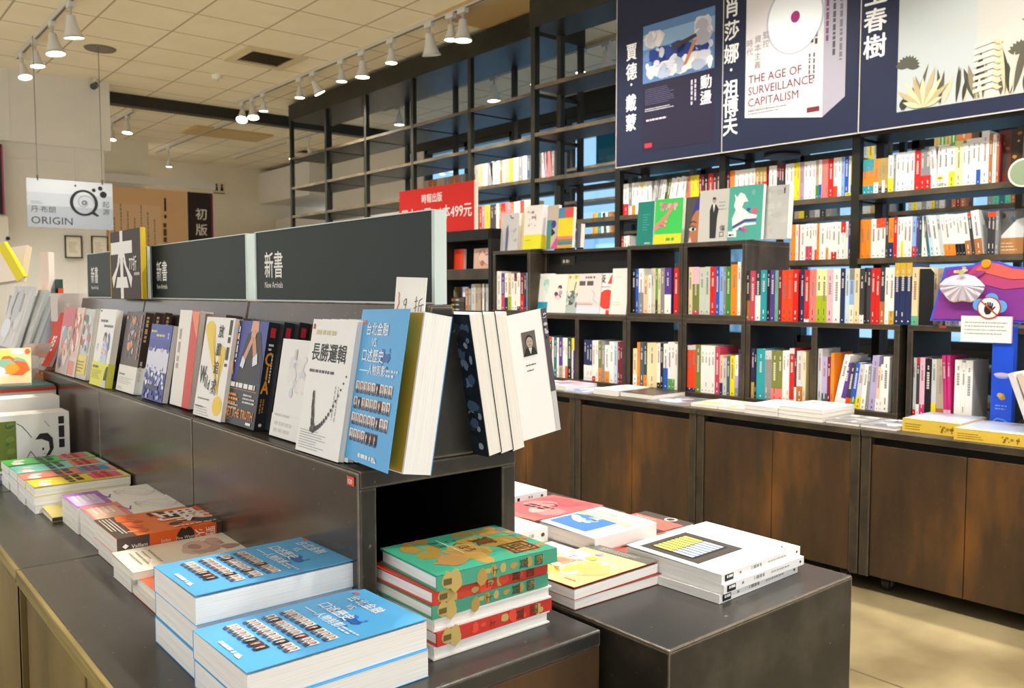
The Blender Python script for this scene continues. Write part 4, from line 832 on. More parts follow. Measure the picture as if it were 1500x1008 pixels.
def sp_cia(m, F, t, h):
    m.rect(F, 0, 0, t, h, '20242a', 1); m.rect(F, t*.25, h*.86, t*.5, h*.09, 'c8303a', 2); m.lines(F, t*.25, h*.74, t*.5, h*.08, 2, 'e0dedc', 2, .6, seed=2)
    for i, ch in enumerate('CIA'): m.text(F, t*.46, h*(.60-.13*i), ch, .034, 'ef9a2e', 2, al='C', bold=.03, sx=.62)
    m.lines(F, t*.70, h*.32, t*.2, h*.38, 1, 'e0dedc', 2, .85, True, 3); m.lines(F, t*.2, h*.10, t*.5, h*.19, 2, 'b8823a', 2, .7, True, 4); m.ell(F, t*.5, h*.05, t*.18, t*.18, 'e0dedc', 2, 6)
for i in range(3):
    lean(Vector((.6235+.0195*i, 1.628-.0195*i-.002*i, 0)), .147, .199, .0192, '24292f', ('front copy of the dark spy book with clasped hands and orange letters', 'middle dark spy book, its orange-lettered spine showing', 'rear dark spy book, nearest the slope')[i], art_cia if i == 0 else None, 'R', sart=sp_cia, group='dark spy books with orange letters')
def art_wild(m, F, w, h):
    m.poly(F, [(w*.42+w*.36*math.cos(q)*1.0-.02*0, h*.86+h*.12*math.sin(q)) if False else (w*(.20+.18*math.cos(q)), h*(.87+.09*math.sin(q))) for q in [math.pi*i/10 for i in range(11)]]+[(w*.76, h*.24), (w*.70, h*.24)], 'f2cf24', 1)
    m.poly(F, [(w*(.72+.12*math.cos(q)), h*(.66+.06*math.sin(q))) for q in [math.pi*i/10 for i in range(11)]]+[(w*.76, h*.24), (w*.70, h*.24)], 'f2cf24', 1.2)
    m.ell(F, w*.80, h*.14, w*.16, h*.095, 'f2cf24', 1)
    m.text(F, w*.60, h*.99, '放膽追求', .0275, '1c1a18', 2, al='C', vert=True, gap=1.32, bold=.012); m.lines(F, w*.86, h*.52, w*.11, h*.46, 1, '1c1a18', 2, .9, True, 2)
    for i, (ch, s, x, y) in enumerate((('W', .050, .06, .33), ('i', .042, .27, .30), ('l', .038, .33, .285), ('d', .030, .39, .275))): m.text(F, w*x, h*y, ch, s, '1c1a18', 2, bold=.02, sx=.6)
    m.text(F, w*.50, h*.245, 'Courage', .013, '55504a', 2, sx=.7); m.lines(F, w*.1, h*.17, w*.6, .006, 1, '8a8680', 2, .6, seed=3); m.lines(F, w*.05, h*.02, w*.6, .02, 4, 'a8a49e', 2, .35, seed=4); m.lines(F, w*.05, h*.09, w*.35, .005, 1, '3a3632', 2, .7, seed=5)
lean((282.5, 607), .150, .203, .018, 'f3f1ed', 'white book with a big yellow exclamation mark, left of the spy book', art_wild, 'L', gap=-.0, bcol='2a2a5a', scol='2e2c5e')
def sp_brown(m, F, t, h):
    m.rect(F, 0, 0, t, h, '5a4c48', 1); m.blobs(F, 0, h*.1, t, h*.45, 8, ['b49ac0', 'd8c8dc', '8a6a9a'], 1.5, 3, .15, .35); m.lines(F, t*.15, h*.52, t*.35, h*.3, 1, 'c8402e', 2.4, .9, True, 4); m.lines(F, t*.58, h*.2, t*.28, h*.7, 1, 'f0ece8', 2.5, .85, True, 5)
lean(Vector((.640, 1.835, 0)), .12, .205, .034, '6a5c58', 'grey brown book showing its spine, left of the yellow exclamation book', None, 'R', sart=sp_brown, tilt=8)
def art_none(m, F, w, h): pass
# red-edged white hardback standing spine-on with its red cover opened
e = lean(Vector((.628, 1.955, 0)), .125, .212, .030, 'efece6', 'white spined book with red inner cover, between the navy book and a brown spine', lambda m, F, w, h: (m.rect(F, w*.62, 0, w*.38, h, 'd8341c', 1), m.poly(F, [(w*.62, h*.99), (w, h*.99), (w, h*.7), (w*.85, h*.8)], 'ef8a5a', 2), m.lines(F, w*.1, h*.2, .02, h*.6, 1, 'b9a09a', 1, .8, True, 3)), 'L', scol='f0eeea', bcol='c83a24', sart=lambda m, F, t, h: (m.lines(F, t*.3, h*.55, t*.3, h*.3, 1, 'b0402e', 1, .8, True, 2), m.ell(F, t*.5, h*.1, t*.28, t*.3, 'c8302a', 1, 8)), tilt=8)
def art_concert(m, F, w, h):
    m.rect(F, 0, h*.68, w, h*.32, '24329c', 1); m.rect(F, 0, h*.80, w, h*.09, '2f42b4', 1.2); m.rect(F, 0, h*.38, w, h*.30, 'd9dcee', 1); m.rect(F, 0, 0, w, h*.38, '2a3490', 1)
    m.blobs(F, 0, h*.62, w, h*.1, 14, ['4a56b0', '24329c', 'b8bede'], 1.6, 3, .2, .5); m.blobs(F, 0, h*.14, w, h*.34, 44, ['dfe2f2', 'b4bce4', 'eef0f8', '6a76c8'], 2, 8, .05, .14); m.rect(F, w*.18, h*.15, w*.55, h*.05, '1a1f5a', 4)
    m.blobs(F, 0, 0, w, h*.16, 20, ['1f2878', '3a48ac', 'a8b0dc'], 3.5, 9, .1, .3)
    m.lines(F, w*.04, h*.89, w*.42, h*.035, 1, 'efe33a', 2, 1, seed=1); m.lines(F, w*.32, h*.84, w*.4, h*.035, 1, 'efe33a', 2, 1, seed=2); m.lines(F, w*.86, h*.78, .006, h*.12, 1, 'f0f0f8', 2, .8, True, 3)
lean((207, 582), .150, .178, .014, '2a3490', 'short navy and white concert crowd book with yellow title', art_concert, 'L', gap=.0)
def art_splash(m, F, w, h):
    m.blobs(F, w*.22, h*.42, w*.48, h*.55, 34, ['e8954a', 'b4bcc4', '6a605c', 'd87a34', '8a98a4', '4a3e3a'], 1, 6, .06, .2); m.lines(F, w*.84, h*.4, .012, h*.56, 1, 'd8703a', 3, .9, True, 2); m.rect(F, w*.04, h*.90, .012, .008, 'e8954a', 2)
def band_white(m, F, w, h): m.lines(F, w*.08, h*.62, w*.5, .008, 1, '8a8a86', 1, .7, seed=1); m.lines(F, w*.08, h*.3, w*.8, h*.28, 4, 'b4b2ae', 1, .4, seed=2); m.lines(F, w*.08, h*.08, w*.3, h*.12, 2, '9a9a96', 1, .5, seed=3)
def sp_dark(m, F, t, h): m.rect(F, 0, 0, t, h, '4a3a32', 1); m.lines(F, t*.25, h*.5, t*.5, h*.45, 1, 'e8c8a0', 2, .85, True, 4); m.lines(F, t*.25, h*.1, t*.5, h*.3, 1, 'd8d4cc', 2, .7, True, 5)
for i in range(3):
    lean(Vector((.619+.0175*i, 2.344-.019*i, 0)), .150, .204, .0172, '463a36', ('front copy of the dark brown book with orange and blue splashes', 'middle copy of the dark splash book, its spine showing above the navy book', 'rear copy of the dark splash book, its spine showing above the navy book')[i], art_splash if i == 0 else None, 'R', sart=sp_dark, group='dark splash books', band=('efeeea', .066, band_white))
def art_woman(m, F, w, h):
    m.lines(F, w*.14, h*.83, w*.66, .010, 1, '4a4a4e', 1, .8, seed=1); m.lines(F, w*.38, h*.765, w*.56, .010, 1, '4a4a4e', 1, .8, seed=2); m.rect(F, w*.03, h*.965, w*.10, .004, '2a2a2a', 1)
    m.poly(F, [(w*.64, h*.40), (w*.70, h*.38), (w*.86, h*.50), (w*.84, h*.64), (w*.76, h*.70), (w*.70, h*.66), (w*.76, h*.58), (w*.70, h*.46)], '3a62b8', 1.5)
    m.poly(F, [(w*.42, h*.30), (w*.80, h*.30), (w*.80, h*.46), (w*.64, h*.60), (w*.48, h*.58), (w*.42, h*.46)], 'c8d4ea', 1.8); m.blobs(F, w*.44, h*.32, w*.3, h*.25, 16, ['e9eef8', '8aa4d4', 'f2c9b8'], 2.2, 4, .05, .11)
    m.ell(F, w*.55, h*.62, w*.06, h*.055, 'efcdb8', 3, 12); m.poly(F, [(w*.47, h*.57), (w*.50, h*.68), (w*.56, h*.705), (w*.63, h*.67), (w*.62, h*.64), (w*.55, h*.655), (w*.53, h*.60)], '2a2626', 3.4); m.poly(F, [(w*.46, h*.45), (w*.74, h*.42), (w*.74, h*.46), (w*.50, h*.49)], 'efc4b4', 3.6); m.lines(F, w*.12, h*.44, .02, h*.1, 2, 'a8a8ac', 1, .5, True, 6)
def band_yel(m, F, w, h): m.lines(F, w*.08, h*.74, w*.5, .010, 1, '5a5a3a', 1, .8, seed=1); m.lines(F, w*.08, h*.30, w*.62, h*.4, 5, '9a9a60', 1, .4, seed=2); m.poly(F, [(w*.80, h*.1), (w*.99, h*.1), (w*.99, h*.9), (w*.90, h*.85), (w*.84, h*.6)], '2a2a2e', 1.4); m.poly(F, [(w*.72, 0), (w*.99, 0), (w*.99, h*.3), (w*.82, h*.3)], 'cfd4dc', 1.6)
lean((124, 562.5), .158, .208, .016, 'f2f1ee', 'white book with a dark-haired woman drawing and a yellow paper band', art_woman, 'L', band=('e6e65a', .064, band_yel), gap=.012)
def art_greyband(m, F, w, h): m.blobs(F, 0, h*.35, w, h*.6, 26, ['9aa4ac', 'cfd2d0', 'b8604a', '5a5a60', 'dcd8d0'], 1, 7, .06, .18); m.rect(F, w*.2, h*.06, w*.7, h*.28, 'e8d468', 2); m.rect(F, 0, 0, w*.2, h*.4, '8a9a2e', 2); m.lines(F, w*.26, h*.1, w*.5, h*.18, 4, '9a8a40', 3, .4, seed=2)
lean(Vector((.628, 2.70, 0)), .145, .205, .014, 'd4d4ce', 'light grey book left of the woman book, half hidden', None, 'L')
lean(Vector((.615, 2.79, 0)), .150, .205, .014, 'c9ccc8', 'mottled grey comic with yellow and olive foot on the far rack', art_greyband, 'L', name='comic')
def art_manga(m, F, w, h): m.blobs(F, 0, h*.3, w, h*.7, 34, ['e8b49a', 'd87a5a', 'f0d4c0', '7a4a3e', 'c8483a', 'f4ece4'], 1, 9, .07, .2); m.rect(F, 0, 0, w, h*.28, 'd8d4cc', 2); m.rect(F, w*.35, h*.02, w*.5, h*.2, 'e88a80', 2.2)
lean(Vector((.612, 2.90, 0)), .150, .208, .014, 'e0c4b4', 'pinkish comic cover with warm figures on the far rack', art_manga, 'L', name='comic')
lean(Vector((.610, 2.99, 0)), .150, .208, .014, 'c8b8b0', 'reddish comic cover at the far end of the far rack', lambda m, F, w, h: (m.rect(F, 0, h*.7, w, h*.3, 'c83a40', 1), m.blobs(F, 0, 0, w, h*.75, 26, ['d8b49a', 'a88a80', 'e8dcd0', '8a98a8', 'c86a5a'], 1.4, 21, .08, .2)), 'L', scol='b8323a', name='comic')
# --- white books hanging on the right slope, seen from their fore-edges
fl = ['3a4048', '8a98a8', '1e2228', '5a6a80', 'b4bec8', '2a3038']
tl = math.radians(9.8); exr, eyr = Vector((0, 1, 0)), Vector((-math.sin(tl), 0, math.cos(tl))); nr = exr.cross(eyr)
def back_floral(m, F, w, h): m.rect(F, 0, 0, w, h, '23282e', 1); m.blobs(F, 0, 0, w, h, 150, fl, 1.2, 5, .03, .075)
for i in range(3):
    o = Vector((.8055+.0272*i, 1.022+.004*i, LZ+.001))
    e = frame_empty('book', ('white paged book with dark floral cover hanging on the right slope, nearest the rack', 'middle one of three thick white paged books on the right slope', 'outermost thick white paged book, its inner flap with a portrait folded out')[i], 'book', o, exr, eyr, 'thick white books on the right slope')
    m = MB(); m.box((.001, .001, .001), (.155, .222, .0255)); m.obj('page_block', PAGES, e)
    m = MB(); m.box((0, 0, -.0006), (.156, .223, .001), '23282e'); back_floral(m, Fr((.156, 0, -.0006), -X, Y), .156, .223); m.box((.155, 0, .001), (.157, .223, .0262), '23282e')
    if i < 2: m.box((0, 0, .0255), (.156, .223, .0265), '23282e')
    m.obj('cover', PAPER, e)
    if False:
        m = MB(); m.box((-.018, .0, -.004), (.012, .223, -.002), '23282e'); back_floral(m, Fr((.012, 0, -.004), -X, Y), .03, .223); Fx = Fr((-.018, 0, -.004), Z, Y); m.box((0, 0, 0), (.012, .223, .001), '23282e', 0, Fx); m.blobs(Fr(Fx.p(0, 0, 0), -Fx.ex*-1, Fx.ey), 0, 0, .012, .223, 60, fl, -1.5, 8, .2, .5); m.blobs(Fr(Fx.p(.012, 0, 0), -Fx.ex, Fx.ey), 0, 0, .012, .223, 60, fl, 1, 8, .2, .5); m.obj('floral_flap', PAPER, e)
    if i == 2:
        Fx = Fr((.02, 0, .0275), Vector((-.12, 0, 1)).normalized(), Y); L = .088
        m = MB(); m.box((0, .004, -.0006), (L, .212, 0), 'f4f3f1', 0, Fx); G = Fr(Fx.p(0, 0, 0), Fx.ex, Y)
        m.rect(G, L-.009, .004, .009, .208, 'c8c6c8', 1); m.rect(G, L-.010, .072, .010, .14, '5a5258', 1.3); m.blobs(G, L-.010, .155, .01, .05, 14, ['2a2628', 'c8c4c8'], 2, 3, .2, .4)
        b = (.034, .140, .027, .040); m.rect(G, b[0], b[1], b[2], b[3], '6a625a', 1); m.poly(G, [(b[0], b[1]), (b[0]+b[2], b[1]), (b[0]+b[2]*.8, b[1]+.013), (b[0]+b[2]*.2, b[1]+.013)], '2e2b2a', 2); m.ell(G, b[0]+b[2]*.5, b[1]+.0245, .0072, .0095, '2a2624', 2.4, 14); m.ell(G, b[0]+b[2]*.5, b[1]+.022, .0066, .0088, 'b8a898', 3, 14); m.poly(G, [(b[0]+.010, b[1]+.013), (b[0]+.017, b[1]+.013), (b[0]+.0135, b[1]+.002)], 'd8d4cc', 3.2)
        for s_ in (-1, 1): m.ell(G, b[0]+b[2]*.5+s_*.0027, b[1]+.0235, .0011, .0006, '3a322c', 4, 8)
        m.rect(G, b[0]+.0112, b[1]+.0175, .0046, .0009, '6a4a40', 4)
        m.lines(G, .036, .124, .03, .003, 1, '4a4a4a', 1, .8, seed=3); m.lines(G, .037, .115, .018, .003, 1, '4a4a4a', 1, .8, seed=4)
        m.obj('inner_flap', PAPER, e)
# --- flat piles on the front plinth
zt = PZ+.0005
AN = ('top', 'middle', 'bottom')
for i in range(3): flat(.372+.002*(i % 2), 1.078+.003*(i % 2), zt+.0365*(2-i), .166, .243, .0362, BLUE, AN[i]+' thick blue portrait book of the three-high pile behind', art_blue if i == 0 else None, 'L', group='thick blue portrait books', pages=PAGEW, lift=1.2 if i == 0 else 0)
for i in range(2): flat(.366, .901-.003*i, zt+.0365*(1-i), .167, .243, .0362, BLUE, ('upper', 'lower')[i]+' thick blue portrait book of the two-high pile in front', art_blue if i == 0 else None, 'L', group='thick blue portrait books', pages=PAGEW, lift=1.0 if i == 0 else 0, rot=.5)
def sp_small(m, F, t, h, c='55524e'): m.lines(F, t*.3, h*.25, t*.4, h*.6, 1, c, 1, .8, True, 2); m.rect(F, t*.3, h*.08, t*.4, t*.5, c, 1)
def art_peach(m, F, w, h): m.rect(F, 0, 0, w, h, 'f4ead8', 1); m.blobs(F, w*.1, h*.45, w*.8, h*.52, 14, ['d8b4a8', 'c9a49a', 'e0bdb0', 'b8948c'], 1.5, 8, .12, .3); m.lines(F, w*.2, h*.1, w*.6, h*.2, 4, 'b8a890', 3, .4, seed=2)
def art_redblue(m, F, w, h): m.rect(F, 0, 0, w, h*.4, 'd8683a', 1); m.rect(F, 0, h*.1, w*.8, h*.14, '3a4a9a', 2); m.blobs(F, 0, h*.3, w, h*.4, 10, ['e8d4c4', 'c8503a'], 3, 2, .1, .3)
flat(.405, 1.330, zt, .14, .212, .0135, 'e8e4dc', 'white book with orange edge under the orange and navy one behind the blue pile', None, 'R', scol='e06a44', bcol='e06a44'); flat(.408, 1.437, zt+.0282, .135, .212, .0012, 'e8e4dc', 'thin leaflet under the cream figure book', None, 'R') if False else None
flat(.412, 1.328, zt+.0138, .14, .212, .0130, 'efebe4', 'book with orange and navy corner just behind the blue pile', art_redblue, 'R')
flat(.404, 1.474, zt, .105, .21, .0265, 'ece8e0', 'thick white book under the cream figure book', None, 'R')
flat(.402, 1.452, zt+.0270, .128, .212, .012, 'f4ead8', 'cream book with a pale brown painted figure, behind the blue pile', art_peach, 'R', lift=1.5)
def art_fire(m, F, w, h):
    m.rect(F, 0, 0, w, h*.16, '4a3f38', 1); m.rect(F, 0, h*.80, w, h*.20, '4a3f38', 1); m.blobs(F, 0, h*.45, w, h*.55, 22, ['3a322e', 'e8682a', '4a3a30', 'f08a4a'], 1.4, 4, .10, .28); m.blobs(F, 0, h*.10, w, h*.3, 10, ['e8682a', 'f08a4a', 'd85a20'], 1.2, 6, .1, .25)
    for x, y, s, ch in ((.15, .62, .09, '野'), (.35, .80, .07, '火')): m.text(F, w*x, h*y-.03, ch, s, 'f6efe6', 3, bold=.012)
    m.lines(F, w*.08, h*.02, w*.8, h*.11, 4, 'e8dfd4', 3, .45, seed=2); m.lines(F, w*.90, h*.3, .008, h*.55, 1, 'f4ede4', 3, .8, True, 4); m.lines(F, w*.1, h*.42, w*.2, h*.12, 2, '2a2420', 3, .8, seed=6)
def sp_fire(m, F, t, h):
    m.rect(F, 0, 0, t, h, 'e8601f', 1); m.rect(F, 0, 0, t, h*.26, '4a3f38', 1.2); m.rect(F, 0, h*.83, t, h*.17, '4a3a32', 1.2); m.blobs(F, 0, h*.45, t, h*.2, 6, ['3a2a22'], 1.6, 3, .2, .5); m.ell(F, t*.5, h*.065, t*.15, t*.18, 'f4efe8', 3, 4)
    m.text(F, t*.5, h*.74, '野', .020, 'f6efe6', 3, al='C'); m.text(F, t*.5, h*.645, '火', .020, 'f6efe6', 3, al='C'); m.rect(F, t*.3, h*.90, t*.45, h*.07, 'f0ece6', 3)
    G = Fr(F.p(t*.66, h*.15, 0), F.ey, -F.ex); m.text(G, -.008, 0, 'Vaillant', .0095, 'f6efe6', 3); m.text(G, h*.20, 0, 'John', .0095, 'f6d8c4', 3); m.text(G, h*.33, 0, 'Fire Weather', .008, 'f6d8c4', 3)
flat(.418, 1.586, zt, .150, .213, .033, '8a8078', 'lower orange and black book, under the identical one with the spine lettering', None, 'R', sart=sp_fire, group='orange and black fire books')
flat(.412, 1.582, zt+.0335, .152, .213, .031, 'ef7a34', 'upper orange and black book with white brushed title, on the left pile', art_fire, 'R', sart=sp_fire, group='orange and black fire books', lift=.8)
def art_sketch(c1):
    def f(m, F, w, h):
        m.rect(F, 0, 0, w, h*.34, c1, 1); m.rect(F, w*.2, h*.02, w*.7, h*.26, 'f0c0a4' if c1[0] == 'e' else 'd8c4e8', 1.5); m.lines(F, w*.2, h*.06, w*.6, h*.2, 4, 'f4f0ec', 2, .5, seed=3)
        r = random.Random(4)
        for k in range(9): m.stroke(F, [(w*(.5+.3*math.cos(q*.8+k)), h*(.66+.2*math.sin(q*.5+k*1.3))) for q in [j*.4 for j in range(7)]], .001, ('8a86a0', 'b09a94', 'c88a8a')[k % 3], 2)
        m.stroke(F, [(w*.3, h*.30), (w*.6, h*.36), (w*.4, h*.40)], .003, '6a5aa8', 2.2)
    return f
for i in range(2): flat(.425, 1.765+.001*i, zt+.0275*i, .135, .212, .0272, 'f4f2ee', ('lower', 'upper')[i]+' white sketch-cover book beside the orange fire book', art_sketch('e8888a') if i else None, 'R', lift=1.0*i, group='white sketch-cover books')
for i in range(2): flat(.421, 1.903+.002*i, zt+.027*i, .135, .212, .0268, 'f4f2ee', ('lower', 'upper')[i]+' white book with a violet corner, next to the yellow comic', art_sketch('a86ac8') if i else None, 'R', lift=1.0*i, group='white sketch-cover books')
flat(.402, 2.041, zt, .10, .215, .010, 'd8c878', 'yellowish thin book poking out under the yellow comic', None, 'R', scol='4a4438', lift=3)
def art_series(a, b, c):
    def f(m, F, w, h):
        m.rect(F, 0, 0, w, h*.62, a, 1); m.rect(F, 0, h*.62, w, h*.38, b, 1); m.rect(F, w*.12, h*.62, w*.76, h*.32, c, 1.6); m.blobs(F, 0, 0, w, h*.3, 8, ['f8f4ee', a, 'f4d0d8'], 1.7, 3, .1, .3)
        m.lines(F, w*.05, h*.36, w*.9, h*.20, 2, '2e3a34', 2.4, .9, seed=5); m.lines(F, w*.05, h*.68, w*.9, h*.18, 2, 'c8343a', 2.4, .9, seed=6)
    return f
for i, (y, a, b, c, n) in enumerate(((2.447, '58c85a', 'b8e8a0', 'f07aa0', 'green'), (2.333, '8ae0d0', 'c0f0e4', 'f08a70', 'aqua'), (2.245, 'f48a74', 'f0b4a8', '3a9ad8', 'coral'), (2.142, 'f0e02e', 'f6ee90', 'f0608a', 'yellow'))):
    for k in range(3): flat(.386+.002*((k+i) % 2), y+.001*k, zt+.0195*k, (.10, .108, .085, .098)[i], .206, .0192, a if k == 2 else 'e8e6e2', '%s comic, %s of its pile in the row of bright comics' % (n, ('bottom', 'middle', 'top')[k]), art_series(a, b, c) if k == 2 else None, 'L', group='bright comics in the far left piles', pages=PAGEW, lift=.8 if k == 2 else 0, name='comic')
m = MB(); m.box((0, 0, 0), (.24, .32, .008), '77749a'); m.blobs(Fr((0, 0, .008), X, Y), .01, .01, .2, .28, 20, ['9a98b4', 'c4c2d0', '6a688c'], 1, 3, .1, .25)
tag(m.obj('picture_book', GLOSS, loc=(.365, 2.545, zt)), 'flat violet grey picture book lying before the white comic cover', 'book')
# face-out white comic with copies behind, drawn on its side
def art_comic(m, F, w, h):
    m.rect(F, w*.06, h*.04, w*.27, h*.86, '6a7a34', 1); m.lines(F, w*.09, h*.1, w*.04, h*.7, 1, 'e8e8d8', 2, .7, True, 3); m.blobs(F, w*.18, h*.1, w*.14, h*.8, 12, ['4a6a30', '7a8a40'], 1.5, 3, .2, .4)
    k = '26262a'; m.stroke(F, [(w*.34, h*.85), (w*.40, h*.80), (w*.47, h*.68), (w*.52, h*.58)], .0016, k, 2); m.stroke(F, [(w*.36, h*.12), (w*.44, h*.2), (w*.5, h*.34), (w*.56, h*.22), (w*.66, h*.20), (w*.74, h*.26)], .0016, k, 2)
    m.poly(F, [(w*.56, h*.54), (w*.62, h*.64), (w*.72, h*.64), (w*.78, h*.54), (w*.79, h*.36), (w*.74, h*.24), (w*.68, h*.22), (w*.74, h*.34), (w*.73, h*.48), (w*.64, h*.54)], '2a2c30', 2.2)
    m.ell(F, w*.655, h*.36, .0025, .004, k, 2.5); m.stroke(F, [(w*.66, h*.28), (w*.69, h*.27)], .0016, 'c05a5a', 2.5); m.ell(F, w*.47, h*.12, w*.05, h*.07, '3a4048', 2.3, 10); m.ell(F, w*.82, h*.15, w*.035, h*.06, '2e3a4a', 2.3, 10)
    for s_ in (0, 1): m.stroke(F, [(w*(.68+.03*s_), h*(.86-.05*s_)), (w*(.72+.03*s_), h*(.80-.05*s_))], .0012, '8a8a90', 2)
    m.lines(F, w*.86, h*.12, w*.10, h*.8, 1, k, 2, .9, True, 9)
for i in range(4):
    o = Vector((.372, 2.628+.021*i, zt+.010+.0)); w_, h_ = .196, .155-.0*i
    book(o+Vector((0, .0205, 0)), X, Z, w_, h_, .0205, 'eeedea', ('front copy of the white comic with a boy in profile', 'second copy behind the white comic cover', 'third copy behind the white comic cover', 'rearmost copy behind the white comic cover')[i], art_comic if i == 0 else None, 'L', group='white comics standing face out', pages=PAGEW, name='comic')
for i in range(3): book(Vector((.36, 2.80+.03*i, zt)), X, Z, .215, .195, .028, 'f0ede6', ('front thick white volume behind the white comics', 'second thick white volume behind the white comics', 'third thick white volume behind the white comics')[i], (lambda m, F, w, h: m.rect(F, 0, 0, w*.14, h*.6, 'f0b060', 1)) if i == 0 else None, 'L', group='thick white volumes behind the comics', pages=PAGEW)
# red board book with picture books on top
m = MB(); m.box((0, 0, 0), (.25, .26, .010), 'c8381f'); m.box((.004, .004, .010), (.246, .256, .016), '4a8a8a')
tag(m.obj('picture_book', GLOSS, loc=(.345, 2.76+.145, .70)), 'large red edged board book lying on the white volumes', 'book')
m = MB(); m.box((0, 0, 0), (.245, .25, .2), 'e4e0d8'); m.box((.004, -.001, .09), (.241, 0, .10), 'b8b4ac')
tag(m.obj('slipcase', PAPER, loc=(.35, 2.91, zt)), 'white boxed volumes under the red board book', 'book')
def art_pic(cs, sd): return lambda m, F, w, h: m.blobs(F, 0, 0, w, h, 26, cs, 1, sd, .1, .28)
book(Vector((.36, 2.93, .720)), (1, -.2, .0), (.12, .6, .75), .17, .13, .012, 'e8d8a8', 'small picture book with orange and yellow cover propped on the red board book', art_pic(['e8a03a', 'f0e070', 'd8e0e8', 'e86a30', '8ab8a0'], 3), 'L')
# pinkish photo print bag, purple card
book(Vector((.555, 3.14, .62)), (1, -.3, 0), (.02, .1, 1), .12, .21, .03, 'd8b8a8', 'clear bag with an orange-brown picture at the end of the far rack', art_pic(['d8a088', 'c86a4a', 'e0d4cc', 'b8b4b4', 'f0e4dc', 'd88a60'], 6), 'L', mat=GLOSS)
book(Vector((.50, 3.30, .62)), (1, -.2, 0), (0, 0, 1), .07, .17, .012, '8a78a8', 'small purple book with a white tag at the end of the far rack', lambda m, F, w, h: m.rect(F, w*.45, h*.2, w*.5, h*.75, 'dfe4ee', 2), 'L')
# red and white display carton
t = empty('display_carton', 'white and red standing carton beyond the far end of the racks', 'carton', (.66, 3.16, PZ))
m = MB(); m.box((0, 0, 0), (.22, .10, .40), 'd43020'); m.obj('red_body', PAPER, t); m = MB(); m.box((-.001, -.001, .40), (.221, .101, .495), 'd8ccc6'); m.obj('white_top', PAPER, t)
book(Vector((.60, 3.13, .755)), (.35, -1, 0), (.42, .1, .9), .06, .19, .012, 'd83a24', 'tilted red book with white title at the far end of the ledge', lambda m, F, w, h: m.lines(F, w*.3, h*.15, w*.4, h*.4, 2, 'f4ece8', 1, .9, True, 4), 'L')
# ---------------------------------------------------------------- green and gold stack before the riser opening
def art_green(m, F, w, h):
    m.rect(F, 0, 0, w, h, '45a888', 1); m.blobs(F, 0, 0, w, h, 34, ['b8964e', 'a8863e', 'b48a50'], 1.3, 14, .06, .19); m.blobs(F, 0, h*.9, w, h*.1, 8, ['8a7a8a', 'b08a4a'], 1.8, 4, .3, .5); m.blobs(F, 0, 0, w*.12, h, 8, ['a88448'], 1.7, 5, .3, .5)
    for ch, x, y, s in (('國', .62, .70, .055), ('寶', .30, .60, .04)): m.text(F, w*x, h*y, ch, s, '6a3a22', 3)
    m.text(F, w*.2, h*.44, 'こくほう', .022, '4a2a1c', 3, sx=.8); m.text(F, w*.16, h*.32, '吉田', .017, '3a3a2c', 3); m.rect(F, w*.12, h*.40, w*.5, .0012, 'd8e8d8', 3)
def sp_gr(a, b, sd):
    def f(m, F, t, h):
        m.rect(F, 0, 0, t, h, a, 1); m.blobs(F, 0, 0, t, h*.2, 5, ['c2ab66'], 1.3, 3, .4, .6); m.blobs(F, 0, h*.25, t, h*.7, 9, [b, 'c2ab66', b], 1.5, sd, .25, .5)
        for i, ch in enumerate('國寶'): m.text(F, t*.5, h*(.80-.13*i), ch, .017, '4a3a22', 3, al='C')
        m.text(F, t*.5, h*.44, '上', .012, '4a3a22', 3, al='C'); m.rect(F, t*.3, h*.05, t*.4, h*.06, '6a5a34', 3)
    return f
GS = (('c83a2e', .019, 4, 0), ('f0ece6', .017, 3, 1), ('4a9a80', .021, 2, 0), ('d04030', .0205, 6, 0), ('4aa486', .0215, 2, 0))
zz = zt
for i, (c, t_, sd, pg) in enumerate((('f0ece6', .0185, 3, 1), ('c83a2e', .0195, 4, 0), ('f0ece6', .0185, 3, 1), ('4a9a80', .0185, 2, 0), ('d04030', .0195, 6, 0), ('4aa486', .021, 2, 0))):
    lab = ('bottom book of the green and red stack, white page edges outward', 'red and gold spined book, lowest spine in the green stack', 'book between the two red and gold spines, page edges outward', 'green and gold spined book in the middle of the stack', 'red and gold spined book just under the top green book', 'top green and gold hardback with dark brown lettering, before the black opening')[i]
    dx, dy, ro = ((.0, .002, 0), (.004, .0, .6), (.002, .004, -1), (-.002, .002, .5), (.0, .003, 1), (.0045, .0, -2.5))[i]
    flat(.640+dx, .932+dy, zz, .158, .212, t_, c, lab, art_green if i == 5 else None, 'L' if pg else 'R', sart=None if pg else sp_gr(c, ('e8503a' if c in ('c83a2e', 'd04030') else 'b8964e'), sd), hard=True, group='green and red hardback stack', pages=PAGEW, rot=ro); zz += t_+.0002
